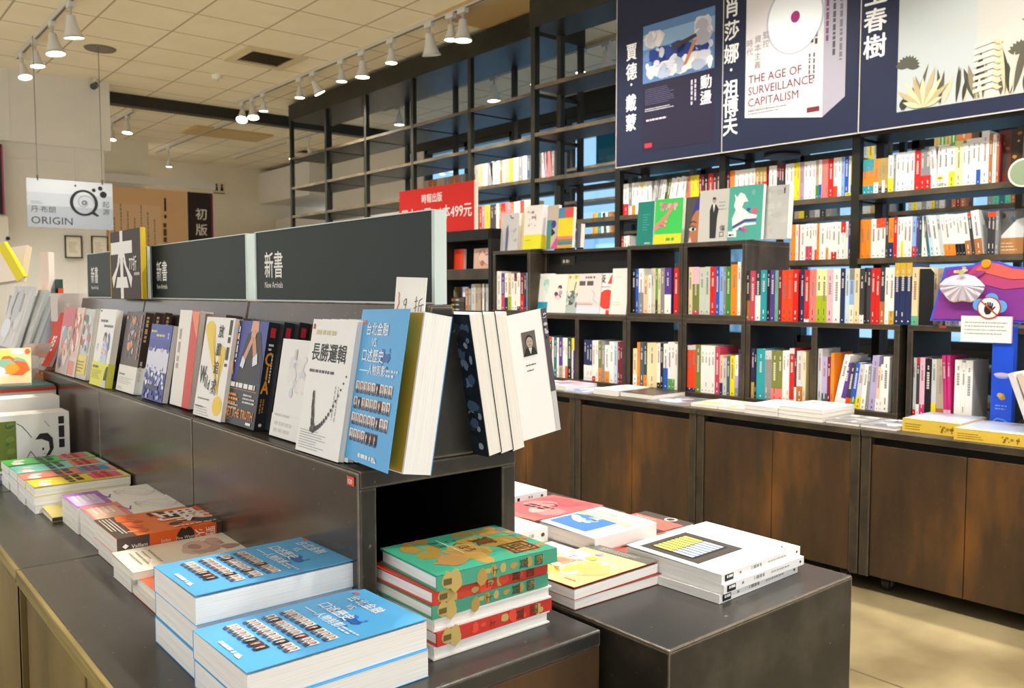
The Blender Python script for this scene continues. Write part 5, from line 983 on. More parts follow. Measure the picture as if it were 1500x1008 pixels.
# ---------------------------------------------------------------- right-hand box tables
def art_window(m, F, w, h):
    m.rect(F, w*.10, h*.06, w*.62, h*.55, '4a4440', 1); m.rect(F, w*.16, h*.12, w*.46, h*.42, '2e2a28', 2)
    for i in range(8):
        y = h*(.13+.05*i); m.rect(F, w*.18, y, w*.20, h*.038, 'efe070', 3); m.rect(F, w*.39, y, w*.21, h*.038, 'bcd0f0', 3)
    m.lines(F, w*.2, h*.66, w*.5, .006, 1, 'c4c0ba', 2, .5, seed=3); m.lines(F, w*.15, h*.86, w*.2, .010, 2, 'b0aca6', 2, .4, seed=4); m.rect(F, w*.9, h*.86, .004, .005, '4a4a4a', 2)
def sp_white(m, F, t, h):
    m.rect(F, t*.15, h*.035, t*.72, h*.10, '1c1c1e', 1); m.lines(F, t*.25, h*.045, t*.45, h*.08, 1, 'f0f0f0', 2, .8, True, 2); m.lines(F, t*.3, h*.20, t*.4, h*.03, 1, '8a8a8a', 1, .8, True, 3); m.lines(F, t*.22, h*.30, t*.5, h*.18, 1, '9a9894', 1, .9, True, 4); m.lines(F, t*.35, h*.52, t*.3, h*.28, 1, 'b4b2ae', 1, .8, True, 5); m.ell(F, t*.5, h*.95, t*.16, t*.2, '2a2a2a', 1, 6)
for i in range(3): flat(1.112+(0, .006, .008)[i], .812+(.004, .0, .006)[i], zt+.0152*i, .203, .236, .0150, 'f3f3f2', ('bottom', 'middle', 'top')[i]+' white book of the three-high stack near the box table corner', art_window if i == 2 else None, 'R', sart=sp_white, group='white books on the box table', rot=(1.5, .5, 1.2)[i], lift=1.0 if i == 2 else 0, pages=PAGEW)
def art_sun(m, F, w, h):
    m.rect(F, 0, 0, w, h*.55, 'f4c890', 1); m.rect(F, 0, h*.55, w, h*.3, 'f6dc96', 1); m.rect(F, 0, h*.85, w, h*.15, '6a6860', 1); m.blobs(F, 0, h*.1, w, h*.6, 22, ['f8e4b8', 'f0b878', 'fbf0d4', 'f2d06a'], 1.3, 5, .12, .3)
    m.blobs(F, w*.05, h*.32, w*.35, h*.3, 8, ['b08a72', 'c8a088'], 2.2, 6, .12, .3); m.blobs(F, w*.0, h*.50, w*.5, h*.34, 16, ['e4dcec', 'cfc0e0', 'f0ecf4', 'a898c8'], 2.6, 8, .08, .2); m.ell(F, w*.42, h*.62, .012, .010, 'f0c040', 3.6); m.lines(F, w*.2, h*.88, w*.6, h*.08, 3, 'c8c4b8', 3, .5, seed=2); m.lines(F, w*.7, h*.1, w*.2, .005, 1, 'c89060', 3, .8, seed=5)
flat(.915, .945, zt, .148, .205, .017, '8a3a2a', 'lower book under the sunny orange cover, dark edged', None, 'L', rot=-1.5, pages=PAGEW)
flat(.912, .942, zt+.0174, .148, .203, .0165, 'b85a34', 'upper book with a sunny orange and yellow cover, left of the white stack', art_sun, 'L', rot=1, lift=1.6, pages=PAGEW, fly='8a3020')
def art_sky(m, F, w, h):
    m.poly(F, [(w*.05, h*.1), (w*.72, h*.1), (w*.72, h*.72), (w*.05, h*.55)], '4a80dc', 1); m.blobs(F, w*.05, h*.25, w*.5, h*.4, 14, ['8ab4f0', 'dfeafa', 'f4f8fc'], 1.4, 5, .08, .2); m.rect(F, w*.02, h*.60, w*.9, h*.12, 'f4e4a8', 2); m.rect(F, w*.4, h*.46, w*.08, h*.05, '8a6a4a', 3); m.rect(F, w*.1, h*.80, w*.4, h*.08, 'f0cdb4', 2); m.lines(F, w*.75, h*.2, w*.15, h*.5, 2, 'c8c8d0', 2, .4, True, 3)
flat(1.104, 1.086, zt, .148, .172, .022, 'f2ece4', 'lower white book under the blue sky cover', None, 'R', pages=PAGEW); flat(1.100, 1.083, zt+.0224, .150, .172, .026, 'f4f4f2', 'upper thick white book with a blue sky picture on its cover', art_sky, 'R', lift=1, rot=.5, pages=PAGEW)
def art_red(m, F, w, h): m.rect(F, 0, 0, w, h*.7, 'd8503e', 1); m.ell(F, w*.5, h*.48, w*.36, w*.36, '2a2624', 2, 26); m.blobs(F, w*.25, h*.34, w*.5, h*.28, 16, ['f0e8e0', 'd8ccc0', 'b8a898'], 2.5, 4, .1, .22); m.poly(F, [(0, h*.72), (w, h*.58), (w, h*.75), (0, h*.86)], 'f4f0ec', 3); m.text(F, w*.25, h*.68, 'ㄑㄡ', .02, 'c8403a', 4)
flat(1.112, 1.052, zt, .14, .20, .018, 'd8503e', 'red book with a black disc on its cover, behind the white stack', art_red, 'L', rot=-4, pages=PAGEW)
def art_dark(m, F, w, h): m.rect(F, 0, h*.25, w, h*.5, 'c86a60', 1); m.lines(F, w*.1, h*.4, w*.6, h*.3, 4, 'e8d8d0', 2, .5, seed=3); m.ell(F, w*.65, h*.86, .014, .014, 'e8e0d8', 2); m.ell(F, w*.65, h*.86, .009, .009, '3a3432', 3)
flat(1.282, 1.10, zt, .13, .125, .020, '4a4240', 'charcoal book with a round emblem behind the white stack, nearest the aisle', art_dark, 'L', pages=PAGEW)
def art_brn(m, F, w, h): m.rect(F, 0, h*.3, w, h*.45, 'd8a080', 1); m.lines(F, w*.15, h*.36, w*.6, h*.3, 3, 'f4ece4', 2, .5, seed=3); m.rect(F, 0, 0, w*.5, h*.3, 'f4f0ea', 1)
flat(.925, 1.102, zt, .092, .17, .020, 'f0e8e0', 'pale brown lettered book between the sunny cover and the white stacks', art_brn, 'L', pages=PAGEW)
def sp_wh2(m, F, t, h): m.lines(F, t*.3, h*.15, t*.4, h*.3, 1, '8a8884', 1, .9, True, 2); m.rect(F, t*.3, h*.55, t*.35, h*.035, '2a2a2a', 1); m.lines(F, t*.3, h*.68, t*.4, h*.1, 1, 'a8a6a2', 1, .8, True, 4); m.ell(F, t*.5, h*.92, t*.16, t*.2, '4a4a4a', 1, 6)
def art_w2(m, F, w, h): m.blobs(F, w*.5, h*.02, w*.4, h*.25, 8, ['d8b0a0', 'f0dcd0', 'b88a78'], 1, 3, .12, .25); m.blobs(F, w*.2, h*.3, w*.6, h*.5, 8, ['eef0f4', 'dfe8f4', 'f4e8e4'], 1, 6, .15, .3)
flat(.933, 1.202, zt, .155, .160, .020, 'f0e6c8', 'lower cream spined book of the left white stack behind the riser box', None, 'R', sart=sp_wh2, pages=PAGEW)
flat(.930, 1.204, zt+.0204, .158, .163, .026, 'f4f2f0', 'upper white spined book of the left white stack behind the riser box', art_w2, 'R', sart=sp_wh2, pages=PAGEW)
for i in range(2): flat(.94, 1.372+.002*i, zt+.022*i, .165, .20, .0215, 'f4f2ee', ('lower', 'upper')[i]+' white book with pale pictures farther along the box table', art_w2 if i else None, 'R', sart=sp_wh2, pages=PAGEW)
for i in range(2): flat(.95, 1.545, zt+.022*i, .165, .20, .0215, 'f2eeea', ('lower', 'upper')[i]+' white book at the far end of the box table, half behind the riser', art_w2 if i else None, 'R', sart=sp_wh2, pages=PAGEW)
for i in range(2): flat(1.112, 1.447+.001*i, zt+.021*i, .13, .20, .0205, 'f3f1ee', ('lower', 'upper')[i]+' white book behind the rose red cover on the box table', art_w2 if i else None, 'R', sart=sp_wh2, pages=PAGEW)
flat(1.13, 1.60, zt, .15, .20, .020, 'f1efec', 'single white book at the far right of the box table rows', art_w2, 'R', pages=PAGEW)
def art_rose(m, F, w, h): m.rect(F, 0, 0, w, h, 'd8646a', 1); m.blobs(F, 0, 0, w, h, 10, ['e08a8a', 'c8525a', 'eab0ac'], 1.2, 3, .1, .25); m.lines(F, w*.2, h*.4, w*.5, h*.14, 2, '3a2a2a', 2, .9, seed=2); m.stroke(F, [(w*.3, h*.62), (w*.45, h*.68), (w*.6, h*.62), (w*.5, h*.58)], .004, '4a2a2a', 2); m.rect(F, 0, 0, w, h*.12, 'b87a70', 2)
flat(1.105, 1.25, zt, .16, .19, .018, 'd8d0cc', 'white book under the rose red one on the box table', None, 'L', pages=PAGEW)
flat(1.102, 1.252, zt+.0184, .16, .195, .020, 'd8646a', 'rose red covered book near the cabinets on the box table', art_rose, 'L', lift=2.5, pages=PAGEW)
# ---------------------------------------------------------------- things lying on the cabinet tops
WT = .5455
def wflat(pxl, u, v, w, d, h, c, label, art=None, pages=None, group=None, z=0.0, spine='L', rot=0, name='book'):
    ex = DU*math.cos(math.radians(rot))+DV*math.sin(math.radians(rot)); return book(Wp(u, v, WT+z), ex, Z.cross(ex), w, d, h, c, label, art, spine, group=group, pages=pages, name='magazine' if 'glossy grey' in label or 'magazine' in label or 'grey glossy' in label else name)
def mixed(cs, sd, n=12): return lambda m, F, w, h: (m.blobs(F, 0, 0, w, h, n, cs, 1, sd, .1, .3), m.lines(F, w*.2, h*.6, w*.5, h*.2, 3, '55504c', 3, .5, seed=sd))
g = 'books lying along the cabinet tops'
wflat(0, -1.93, .03, .12, .19, .012, 'f0ece0', 'white book with lime patches lying at the far left of the cabinet tops', mixed(['d8e050', 'f4f0e8', 'e8b890'], 3), group=g)
wflat(0, -1.80, .035, .14, .20, .014, 'efeae4', 'book with a lime corner lying second from the left on the cabinet tops', mixed(['d8e050', 'c8a8a0', 'f0ece6'], 4), group=g)
wflat(0, -1.65, .03, .19, .21, .020, 'c0b0b8', 'mauve glossy book lying left of the blue one on the cabinet tops', mixed(['a890a0', 'd8c8d0', '7a6a80'], 5), group=g)
wflat(0, -1.455, .01, .14, .21, .006, '8a90b0', 'thin blue grey magazine lying beside the cream slab book', mixed(['5a6aa0', 'b0b8d0', 'd8dce8'], 6), group=g)
wflat(0, -1.305, .05, .135, .23, .024, 'f2ece6', 'thick cream slab of a book on the cabinet top before the ivory spine', mixed(['f6f0ea', 'e8e0d8'], 7, 5), group=g)
wflat(0, -1.165, .07, .19, .21, .020, '3a302c', 'black covered book with cream page edges on the cabinet top', None, group=g)
wflat(0, -.97, .015, .20, .23, .005, '6a6a72', 'thin glossy grey magazine lying on the middle cabinet', mixed(['8a8a98', '4a4a58', 'b8b4c0'], 9), group=g)
wflat(0, -.765, .04, .125, .2, .012, 'e8e4c8', 'white edged book with green and yellow cover on the middle cabinet', mixed(['b8d050', 'e8e080', 'f4f0e4'], 10), group=g)
wflat(0, -.635, .04, .12, .2, .012, 'f0dcc8', 'white edged book with peach cover beside the green and yellow one', mixed(['f0b070', 'f4dcc0', 'e89050'], 11), group=g)
wflat(0, -.51, .03, .14, .22, .016, 'eae6e2', 'lower pinkish white book of the pair left of the wrapped stack', None, group=g); wflat(0, -.512, .03, .14, .22, .016, 'f2e4e0', 'upper pinkish white book of the pair left of the wrapped stack', mixed(['f4d8d4', 'f4ece8', 'e8b8b0'], 12, 8), group=g, z=.0165)
for i in range(3): wflat(0, -.365, .025+.002*i, .17, .23, .014, 'dcd8d4', ('bottom', 'middle', 'top')[i]+' book of the clear-wrapped white stack on the cabinet top', mixed(['e8e4e0', 'cfccc8', 'f4f0ee'], 13, 8) if i == 2 else None, group=g, z=.0145*i)
wflat(0, -.185, .03, .12, .2, .010, '7a7a78', 'grey glossy book right of the clear-wrapped stack', mixed(['9a9898', '6a6a6a', 'c8c4c0'], 14), group=g)
wflat(0, -.06, .03, .12, .2, .010, '7a7a80', 'grey glossy book touching the left yellow box', mixed(['9a9aa8', '5a5a68', 'd8d4d0'], 15), group=g)
def ybox(u, v, w, d, h, label, rot=0):
    t = empty('book_box', label, 'box', Wp(u, v, WT), WROT+math.radians(rot), 'shallow yellow boxes')
    m = MB(); m.box((0, 0, 0), (w, d, h-.002), 'e4c04a'); F = Fr((0, 0, 0), X, Z); m.lines(F, w*.05, h*.2, w*.42, h*.55, 3, '8a6a20', 1, .4, seed=3); m.blobs(F, w*.64, h*.15, w*.3, h*.6, 10, ['8a6a20', 'a8842c'], 1, 4, .1, .25); m.obj('yellow_case', GLOSS, t)
    m = MB(); m.box((0, .0, h-.002), (w, d, h), '9aa0b0'); m.rect(Fr((0, 0, h), X, Y), 0, 0, w, .018, 'e4c04a', .5); m.obj('glossy_lid', GLOSS, t)
ybox(.066, .062, .178, .22, .042, 'left yellow edged flat box on the cabinet top')
ybox(.247, .012, .20, .24, .036, 'right yellow edged flat box, overlapping the left one', 3)
# blue pillar-like box with a notice card, purple board with paper flower
t = empty('gift_box', 'tall narrow bright blue box standing under the white notice card', 'box', Wp(.262, .26, WT), WROT)
m = MB(); m.box((0, 0, 0), (.062, .035, .345), '1f4fd0'); F = Fr((0, 0, 0), X, Z); m.ell(F, .031, .185, .022, .010, '8a9ae0', 1); m.ell(F, .031, .188, .024, .006, 'c8b8d8', 1.5); m.blobs(F, .015, .10, .03, .03, 6, ['c8a050', 'a8803a'], 2, 3, .15, .3); m.lines(F, .014, .075, .036, .02, 2, '7a9af0', 2, .5, seed=2); m.stroke(F, [(.004, .03), (.02, .045), (.04, .042), (.058, .03)], .004, '6a9af0', 1); m.obj('printed_case', GLOSS, t)
p = Wp(UW(1407, 500, .252)[0], .252, UW(1407, 500, .252)[1])
t = frame_empty('notice_card', 'white handwritten notice card with a round no-touching badge on top', 'card', p, DU, Z); w = .155
m = MB(); m.box((0, 0, -.002), (w, .085, 0), 'f0efec'); F = Fr((0, 0, 0), X, Y); m.lines(F, .012, .026, .13, .048, 4, '9a9896', 1, .35, seed=2); m.rect(F, w-.002, 0, .002, .085, 'c85a90', 1); m.obj('card_face', PAPER, t)
m = MB(); F = Fr((.085, .112, .001), X, Y); c = '5aa8e8'
for a in (80, 160, 10): m.cyl(F.p(.032*math.cos(math.radians(a)), .028*math.sin(math.radians(a)), -.002), F.p(.032*math.cos(math.radians(a)), .028*math.sin(math.radians(a)), 0), .02, .02, 20, c)
m.obj('blue_petals', PAPER, t)
m = MB(); m.cyl(F.p(0, 0, 0), F.p(0, 0, .002), .036, .036, 28, 'b83a30'); m.cyl(F.p(0, 0, .002), F.p(0, 0, .0026), .032, .032, 28, 'f4f2ee'); G = Fr(F.p(0, 0, .003), X, Y); G = Fr(F.p(0, 0, .003), F.ex, F.ey)
m.poly(G, [(-.014, -.012), (-.008, -.022), (.004, -.02), (.010, -.006), (.011, .006), (-.010, .008), (-.014, 0)], '2a2a28', 1)
for i in range(4): m.stroke(G, [(-.008+.0058*i, .004), (-.010+.0068*i, .020-.003*abs(i-1.5))], .0046, '2a2a28', 1.2)
m.stroke(G, [(.008, -.008), (.019, .004)], .0045, '2a2a28', 1.2); m.stroke(G, [(-.024, .022), (.024, -.022)], .004, 'c83a2a', 2); m.obj('badge', PAPER, t)
uu = lambda x, y, V: (lambda q: Wp(q[0], V, q[1]))(UW(x, y, V))
BVV = .285
P0 = [(1362, 470), (1384, 392), (1425, 388), (1440, 381), (1462, 383), (1482, 390), (1530, 395), (1530, 474)]
t = empty('display_board', 'purple and coral padded display board with blue edge, leaning on the crates', 'display board', uu(1362, 470, BVV)); B = Matrix.Translation(-uu(1362, 470, BVV)); 
def on(V): return [uu(x, y, V) for x, y in P0]
def hull(P, V0, V1, col, m):
    a = [uu(x, y, V0)-t.location for x, y in P]; b = [q+DV*(V1-V0) for q in a]; n = len(P)
    m.face(a[::-1], col); m.face(b, col)
    for i in range(n): m.face([a[i], a[(i+1) % n], b[(i+1) % n], b[i]], col)
m = MB(); hull(P0, BVV, BVV+.012, '4a5ad0', m)
P1 = [(1366, 467), (1388, 395), (1426, 391), (1441, 384), (1462, 386), (1482, 393), (1530, 398), (1530, 470)]
hull(P1, BVV-.003, BVV, '8a3a94', m)
P2 = [(1410, 408), (1427, 391), (1441, 384), (1462, 386), (1482, 393), (1530, 398), (1530, 418), (1470, 424)]; hull(P2, BVV-.005, BVV-.003, 'c04a7a', m)
P3 = [(1428, 396), (1441, 385), (1462, 387), (1482, 394), (1530, 399), (1530, 408), (1480, 409)]; hull(P3, BVV-.007, BVV-.005, 'e0685c', m)
hull([(1412, 408), (1436, 396), (1444, 398), (1436, 404), (1422, 412)], BVV-.010, BVV-.007, 'a04488', m)
m.obj('padded_face', PAPER, t)
m = MB(); c = uu(1444, 386, BVV-.012)-t.location; m.cyl(c, c+DV*.008, .0135, .0135, 20, 'eea01e'); m.obj('orange_button', PAPER, t)
# gathered white paper fan
cx, cy = 1411, 402; top = uu(cx, cy, BVV-.03); rim = []
for i in range(17):
    a = math.pi*(.02+.96*i/16); rim.append((1409.5-34*math.cos(a), 414+30*math.sin(a)*(.92+.08*math.cos(6*a))))
rim = [(1376, 417)]+rim[1:-1]+[(1443, 419)]
t2 = empty('paper_fan', 'gathered white cloth fan pinned on the purple board', 'paper craft', top); m = MB(); base = [uu(x, y, BVV-.028+(.008 if i % 2 else 0)) for i, (x, y) in enumerate(rim)]
arc = [(1376, 417), (1384, 409), (1394, 404.5), (1404, 402.5), (1411, 401), (1418, 402), (1428, 405), (1436, 411), (1443, 419)]
mid = uu(1410, 418, BVV-.040)
for q, w_ in zip(base, base[1:]): m.face([mid-top, q-top, w_-top], 'dcd4e0')
ar = [uu(x, y, BVV-.022) for x, y in arc]
for q, w_ in zip(ar, ar[1:]): m.face([w_-top, q-top, mid-top], 'd4cadc')
for q, w_ in zip(base, base[1:]): m.face([q-top, q-top-Z*.004, w_-top-Z*.004, w_-top], 'c8b49a')
for i in (2, 5, 7, 9, 12): m.face([top*1.0-top, base[i]-top-DV*.002, base[i]-top-DV*.002+DU*.0015], '8a8090')
m.obj('pleated_cloth', PAPER, t2, smooth=False)
m = MB()
for i, (x, y, c, r_) in enumerate(((1408, 399, 'b8c87a', .009), (1412, 396, 'd8d8b0', .007), (1403, 398, 'e8b890', .006), (1411, 392, 'e8a080', .004), (1399, 398, 'f0d8b0', .005))): q = uu(x, y, BVV-.045)-top; m.cyl(q, q+DV*.02, r_, r_*.6, 8, c)
m.obj('bow', PAPER, t2)
m = MB(); m.box((0, -.001, 0), (.022, 0, .008), 'd84a30'); tag(m.obj('shelf_sticker', PAPER, loc=uu(1376, 480, CV-.0006), rz=WROT), 'small red sticker on the crate edge below the purple board', 'sticker')
# grey books leaning at the right picture edge
for i, (c, u_) in enumerate((('d4d4d6', .452), ('d8c4b4', .476), ('e8e6e4', .497), ('cfcfd2', .5175))):
    tlx = math.radians(-20); ex = DU*math.cos(tlx)+Z*math.sin(tlx)*-1; ez = Z*math.cos(tlx)+DU*math.sin(tlx)
    q = frame_empty('book', ('outermost grey book leaning right of the blue box', 'second, peach toned book leaning right of the blue box', 'third, white book leaning at the right picture edge', 'last grey book leaning at the right picture edge')[i], 'book', Wp(u_, .10, WT+.010), DV, ez, 'grey books leaning at the right edge')
    m = MB(); m.box((0, 0, -.017), (.16, .215, -.016), c); m.box((0, 0, -.001), (.16, .215, 0), c); m.box((0, 0, -.016), (.001, .215, -.001), c); m.obj('cover', PAPER, q); m = MB(); m.box((.001, .001, -.016), (.157, .213, -.001)); m.obj('page_block', PAGEW, q)
# ---------------------------------------------------------------- face-out books standing on the crates
def face(px, V, h, t, c, label, art=None, z=None, spine='L', scol=None, tiltd=4, group=None, band=None, hard=False, wid=None):
    (xa, xb) = px; ua = UW(xa, 340, V)[0]; ub_ = UW(xb, 340, V)[0]; tl = math.radians(tiltd); ey = Z*math.cos(tl)+DV*math.sin(tl); n = DU.cross(ey)
    o = Wp(ua, V, z+t*math.sin(tl)) - n*t
    return book(o, DU, ey, wid or (ub_-ua-.001), h, t, c, label, art, spine, scol=scol, group=group, band=band, hard=hard)
g = 'face-out books on top of the crates'; zc = ZC2+.0005
def a_teal(m, F, w, h): m.lines(F, w*.35, h*.35, w*.4, h*.4, 7, '5ab0a4', 1, .4, seed=2); m.rect(F, w*.5, h*.04, w*.35, .006, 'b8d8d4', 1)
face((932, 956), .37, .205, .016, '148a7c', 'plain teal book, leftmost of the face-out books on the upper crates', a_teal, zc, group=g)
def a_parrot(m, F, w, h):
    m.rect(F, 0, 0, w, h, '3fd05a', 1); m.blobs(F, w*.1, h*.72, w*.8, h*.22, 10, ['f08ab0', 'e86a9a', 'f4b0c8'], 1.5, 4, .15, .3); m.poly(F, [(w*.02, h*.3), (w*.3, h*.42), (w*.6, h*.72), (w*.7, h*.86), (w*.6, h*.88), (w*.45, h*.68), (w*.02, h*.42)], 'e88a80', 2.4); m.blobs(F, w*.05, h*.34, w*.5, h*.2, 8, ['f0b0a0', 'd86a70'], 2.6, 5, .1, .2)
    m.rect(F, 0, 0, w, h*.22, 'f0e428', 3); m.lines(F, w*.45, h*.07, w*.42, h*.08, 1, '3ab84a', 3.5, 1, seed=3)
face((957.5, 998), .345, .205, .022, '3fd05a', 'bright green and yellow face-out book with pink flowers on the upper crates', a_parrot, zc, group=g)
def a_eye(m, F, w, h):
    m.rect(F, 0, 0, w, h, '55504e', 1); m.poly(F, [(w*.35, 0), (w, 0), (w, h*.72), (w*.8, h*.70), (w*.55, h*.55), (w*.45, h*.3)], 'c07a52', 2); m.poly(F, [(w*.55, h*.62), (w*.8, h*.95), (w, h), (w, h*.70), (w*.75, h*.70)], '3a3a90', 2.4)
    m.ell(F, w*.62, h*.30, w*.22, h*.045, 'e8e0d8', 3); m.ell(F, w*.66, h*.30, w*.09, h*.042, '1c1614', 3.4, 12); m.stroke(F, [(w*.42, h*.33), (w*.6, h*.37), (w*.82, h*.33)], .004, '2a1c18', 3.6); m.stroke(F, [(w*.42, h*.43), (w*.62, h*.47), (w*.85, h*.44)], .005, '4a2e22', 3.6); m.poly(F, [(w*.35, 0), (w*.62, 0), (w*.5, h*.14)], 'd8d0cc', 3)
face((999.5, 1023), .37, .205, .016, '55504e', 'face-out book showing one eye under a blue headscarf', a_eye, zc, group=g)
def a_man(m, F, w, h):
    m.poly(F, [(w*.40, h*.06), (w*.60, h*.06), (w*.62, h*.45), (w*.66, h*.62), (w*.56, h*.72), (w*.42, h*.72), (w*.36, h*.6)], '2e2e30', 1); m.poly(F, [(w*.46, h*.72), (w*.54, h*.72), (w*.50, h*.56)], 'f0f0f0', 2); m.ell(F, w*.50, h*.79, w*.055, h*.05, 'a8a098', 2); m.poly(F, [(w*.44, h*.81), (w*.57, h*.81), (w*.54, h*.85), (w*.46, h*.85)], '3a3634', 3)
    m.text(F, w*.72, h*.20, '傷', .028, '2a2a2a', 2); m.text(F, w*.72, h*.08, '口', .028, '2a2a2a', 2); m.lines(F, w*.66, h*.6, w*.3, h*.2, 3, '9a9690', 1, .4, seed=3)
face((1022, 1066), .345, .222, .035, 'd2cfc8', 'pale grey face-out book with a standing man in a dark suit', a_man, zc, scol='c4c0b8', group=g)
def a_fox(m, F, w, h):
    W2 = 'f4f4f0'; m.poly(F, [(w*.16, h*.86), (w*.24, h*.80), (w*.34, h*.88), (w*.46, h*.84), (w*.58, h*.70), (w*.46, h*.70), (w*.40, h*.60), (w*.52, h*.54), (w*.62, h*.48), (w*.86, h*.44), (w*.82, h*.36), (w*.5, h*.36), (w*.14, h*.24), (w*.12, h*.40), (w*.22, h*.56), (w*.16, h*.64), (w*.20, h*.76)], W2, 1); m.poly(F, [(w*.14, h*.26), (w*.5, h*.38), (w*.84, h*.38), (w*.84, h*.34), (w*.5, h*.33), (w*.16, h*.22)], '4a4a98', 2); m.poly(F, [(w*.14, h*.20), (w*.5, h*.31), (w*.82, h*.31), (w*.84, h*.27), (w*.5, h*.26), (w*.2, h*.16)], W2, 2)
    m.ell(F, w*.78, h*.52, w*.08, w*.08, 'e0607a', 3, 10); m.ell(F, w*.60, h*.55, w*.06, w*.05, '5a4aa8', 3, 8); m.blobs(F, w*.3, h*.12, w*.3, h*.12, 6, ['8a4aa0', 'd85a8a'], 2.5, 3, .15, .3); m.rect(F, w*.02, h*.06, w*.26, h*.11, 'f4f4f0', 3); m.lines(F, w*.05, h*.08, w*.2, h*.05, 1, '2a2a2a', 4, .9, seed=3); m.ell(F, w*.72, h*.86, w*.06, h*.05, '7ab8a8', 2)
face((1065, 1115), .33, .225, .02, '4fae9e', 'teal face-out book with a white lady figure, in front of the grey ones', a_fox, zc, group=g)
face((1116, 1153), .36, .215, .035, 'c2c2be', 'plain mottled grey face-out book at the right end of the upper crates', lambda m, F, w, h: (m.blobs(F, 0, 0, w, h, 22, ['cacac6', 'bab9b4', 'c6c4c0'], 1, 3, .06, .16), m.lines(F, w*.8, h*.82, .008, h*.12, 1, '3a3a3a', 3, .9, True, 2)), zc, group=g)
g = 'face-out books on the dark panel'; zp = ZC1+.0075
def a1(m, F, w, h): m.rect(F, 0, 0, w, h*.27, '2a9ab4', 1); m.blobs(F, w*.4, h*.28, w*.6, h*.6, 8, ['cfeadc', 'b0dcc4', 'e4f2ea'], 1, 3, .12, .3); m.lines(F, w*.1, h*.88, w*.2, .012, 1, '5a7070', 2, .9, seed=2); m.lines(F, w*.1, h*.72, w*.2, .012, 1, '5a7070', 2, .9, seed=3)
def a2(m, F, w, h): m.blobs(F, w*.3, h*.25, w*.5, h*.5, 10, ['5a4048', 'c8a0b4', '7a5a60', 'e8d0d8'], 1, 5, .12, .25)
def a3(m, F, w, h): m.rect(F, 0, h*.5, w, h*.5, 'ece4c0', 1); m.rect(F, 0, 0, w, h*.5, 'b8c4bc', 1); m.blobs(F, 0, h*.1, w, h*.5, 30, ['4a5450', '8a9894', 'd4dcd4', '6a7470'], 1.4, 6, .08, .2); m.blobs(F, 0, h*.86, w, h*.12, 8, ['c8b040', 'e0cc60'], 1.6, 3, .3, .5); m.stroke(F, [(w*.6, h*.5), (w*.7, h*.8)], .006, '6a6a5a', 3)
def a4(m, F, w, h): m.lines(F, w*.05, h*.70, w*.9, h*.16, 1, '5a5654', 1, .9, seed=3); m.lines(F, w*.3, h*.88, w*.6, .014, 1, '6a6664', 1, .9, seed=4); m.stroke(F, [(w*.6, h*.6), (w*.75, h*.5), (w*.7, h*.35), (w*.9, h*.25)], .002, 'a09a98', 2); m.rect(F, 0, h*.22, w*.7, .004, 'd89890', 2); m.rect(F, 0, h*.26, w*.7, .002, 'd89890', 2); m.rect(F, 0, 0, w, h*.18, 'dfe4ee', 1)
def a5(m, F, w, h): m.text(F, w*.12, h*.78, '反', .042, '1c1c1c', 2, bold=.03); m.poly(F, [(w*.6, h*.74), (w, h*.74), (w, h*.96), (w*.8, h*.96)], 'e0402e', 2); m.ell(F, w*.62, h*.36, w*.50, h*.24, 'e0402e', 1, 30); m.rect(F, w*.62, 0, w*.2, h*.1, 'e0402e', 2); m.rect(F, w*.1, h*.66, w*.7, .003, 'e0402e', 2)
def a6(m, F, w, h): m.lines(F, w*.2, h*.2, w*.55, h*.1, 2, 'f0d8a8', 1, .5, seed=3); m.lines(F, w*.2, h*.8, w*.5, .008, 1, 'd8d0c8', 1, .7, seed=4)
for (xa, xb, h, c, l, f) in ((780, 808, .205, 'eef0ec', 'white and teal face-out book, leftmost of six on the dark panel', a1), (801, 828, .20, 'f0e8e0', 'cream face-out book with a dark plum figure, second of six on the dark panel', a2), (821, 850, .20, 'e8e4c8', 'yellow and grey drawing face-out book, third of six on the dark panel', a3), (844, 878, .20, 'e6dcd8', 'pinkish grey face-out book with brushed title, fourth of six on the dark panel', a4), (873, 897, .20, 'f2efec', 'white face-out book with big red disc, fifth of six on the dark panel', a5), (893, 918, .222, 'f4ece4', 'taller plain white face-out book, rightmost of six on the dark panel', a6)):
    k = len([1]); face((xa, xb), CV+.048+.006*((xa//20) % 2), h, .012, c, l, f, zp, tiltd=7, group=g)
# on top of the left crate and the panel
g = 'face-out books above the dark panel'; zk = 1.2225
def b1(m, F, w, h): m.poly(F, [(w*.28, 0), (w*.42, 0), (w*.46, h*.5), (w*.40, h*.72), (w*.30, h*.6)], '6a7090', 1); m.blobs(F, w*.5, h*.1, w*.45, h*.5, 8, ['c8c4c8', 'b4b0b8'], 1, 3, .1, .2); m.stroke(F, [(w*.5, h*.95), (w*.6, h*.86), (w*.7, h*.88)], .006, '4a5478', 2)
face((732.5, 758), .36, .205, .02, 'd0ccca', 'grey face-out book with a slate blue shape, left above the dark panel', b1, zk, group=g)
def b2(m, F, w, h): m.blobs(F, w*.15, h*.5, w*.6, h*.4, 14, ['b09a98', 'd8ccc8', 'a08480'], 1, 4, .05, .12); m.rect(F, 0, 0, w, h*.33, 'e6e020', 2); m.lines(F, w*.1, h*.2, w*.5, .006, 1, '8a8620', 3, .6, seed=3)
face((759, 766), .38, .205, .02, 'd8c8a0', 'narrow cream and olive book between two face-out books above the dark panel', None, zk, group=g)
face((766, 792), .35, .232, .05, 'eee8e2', 'white face-out book with a yellow paper band above the dark panel', b2, zk, spine='R', scol='e8e4ec', group=g, band=('e6e020', .075, None))
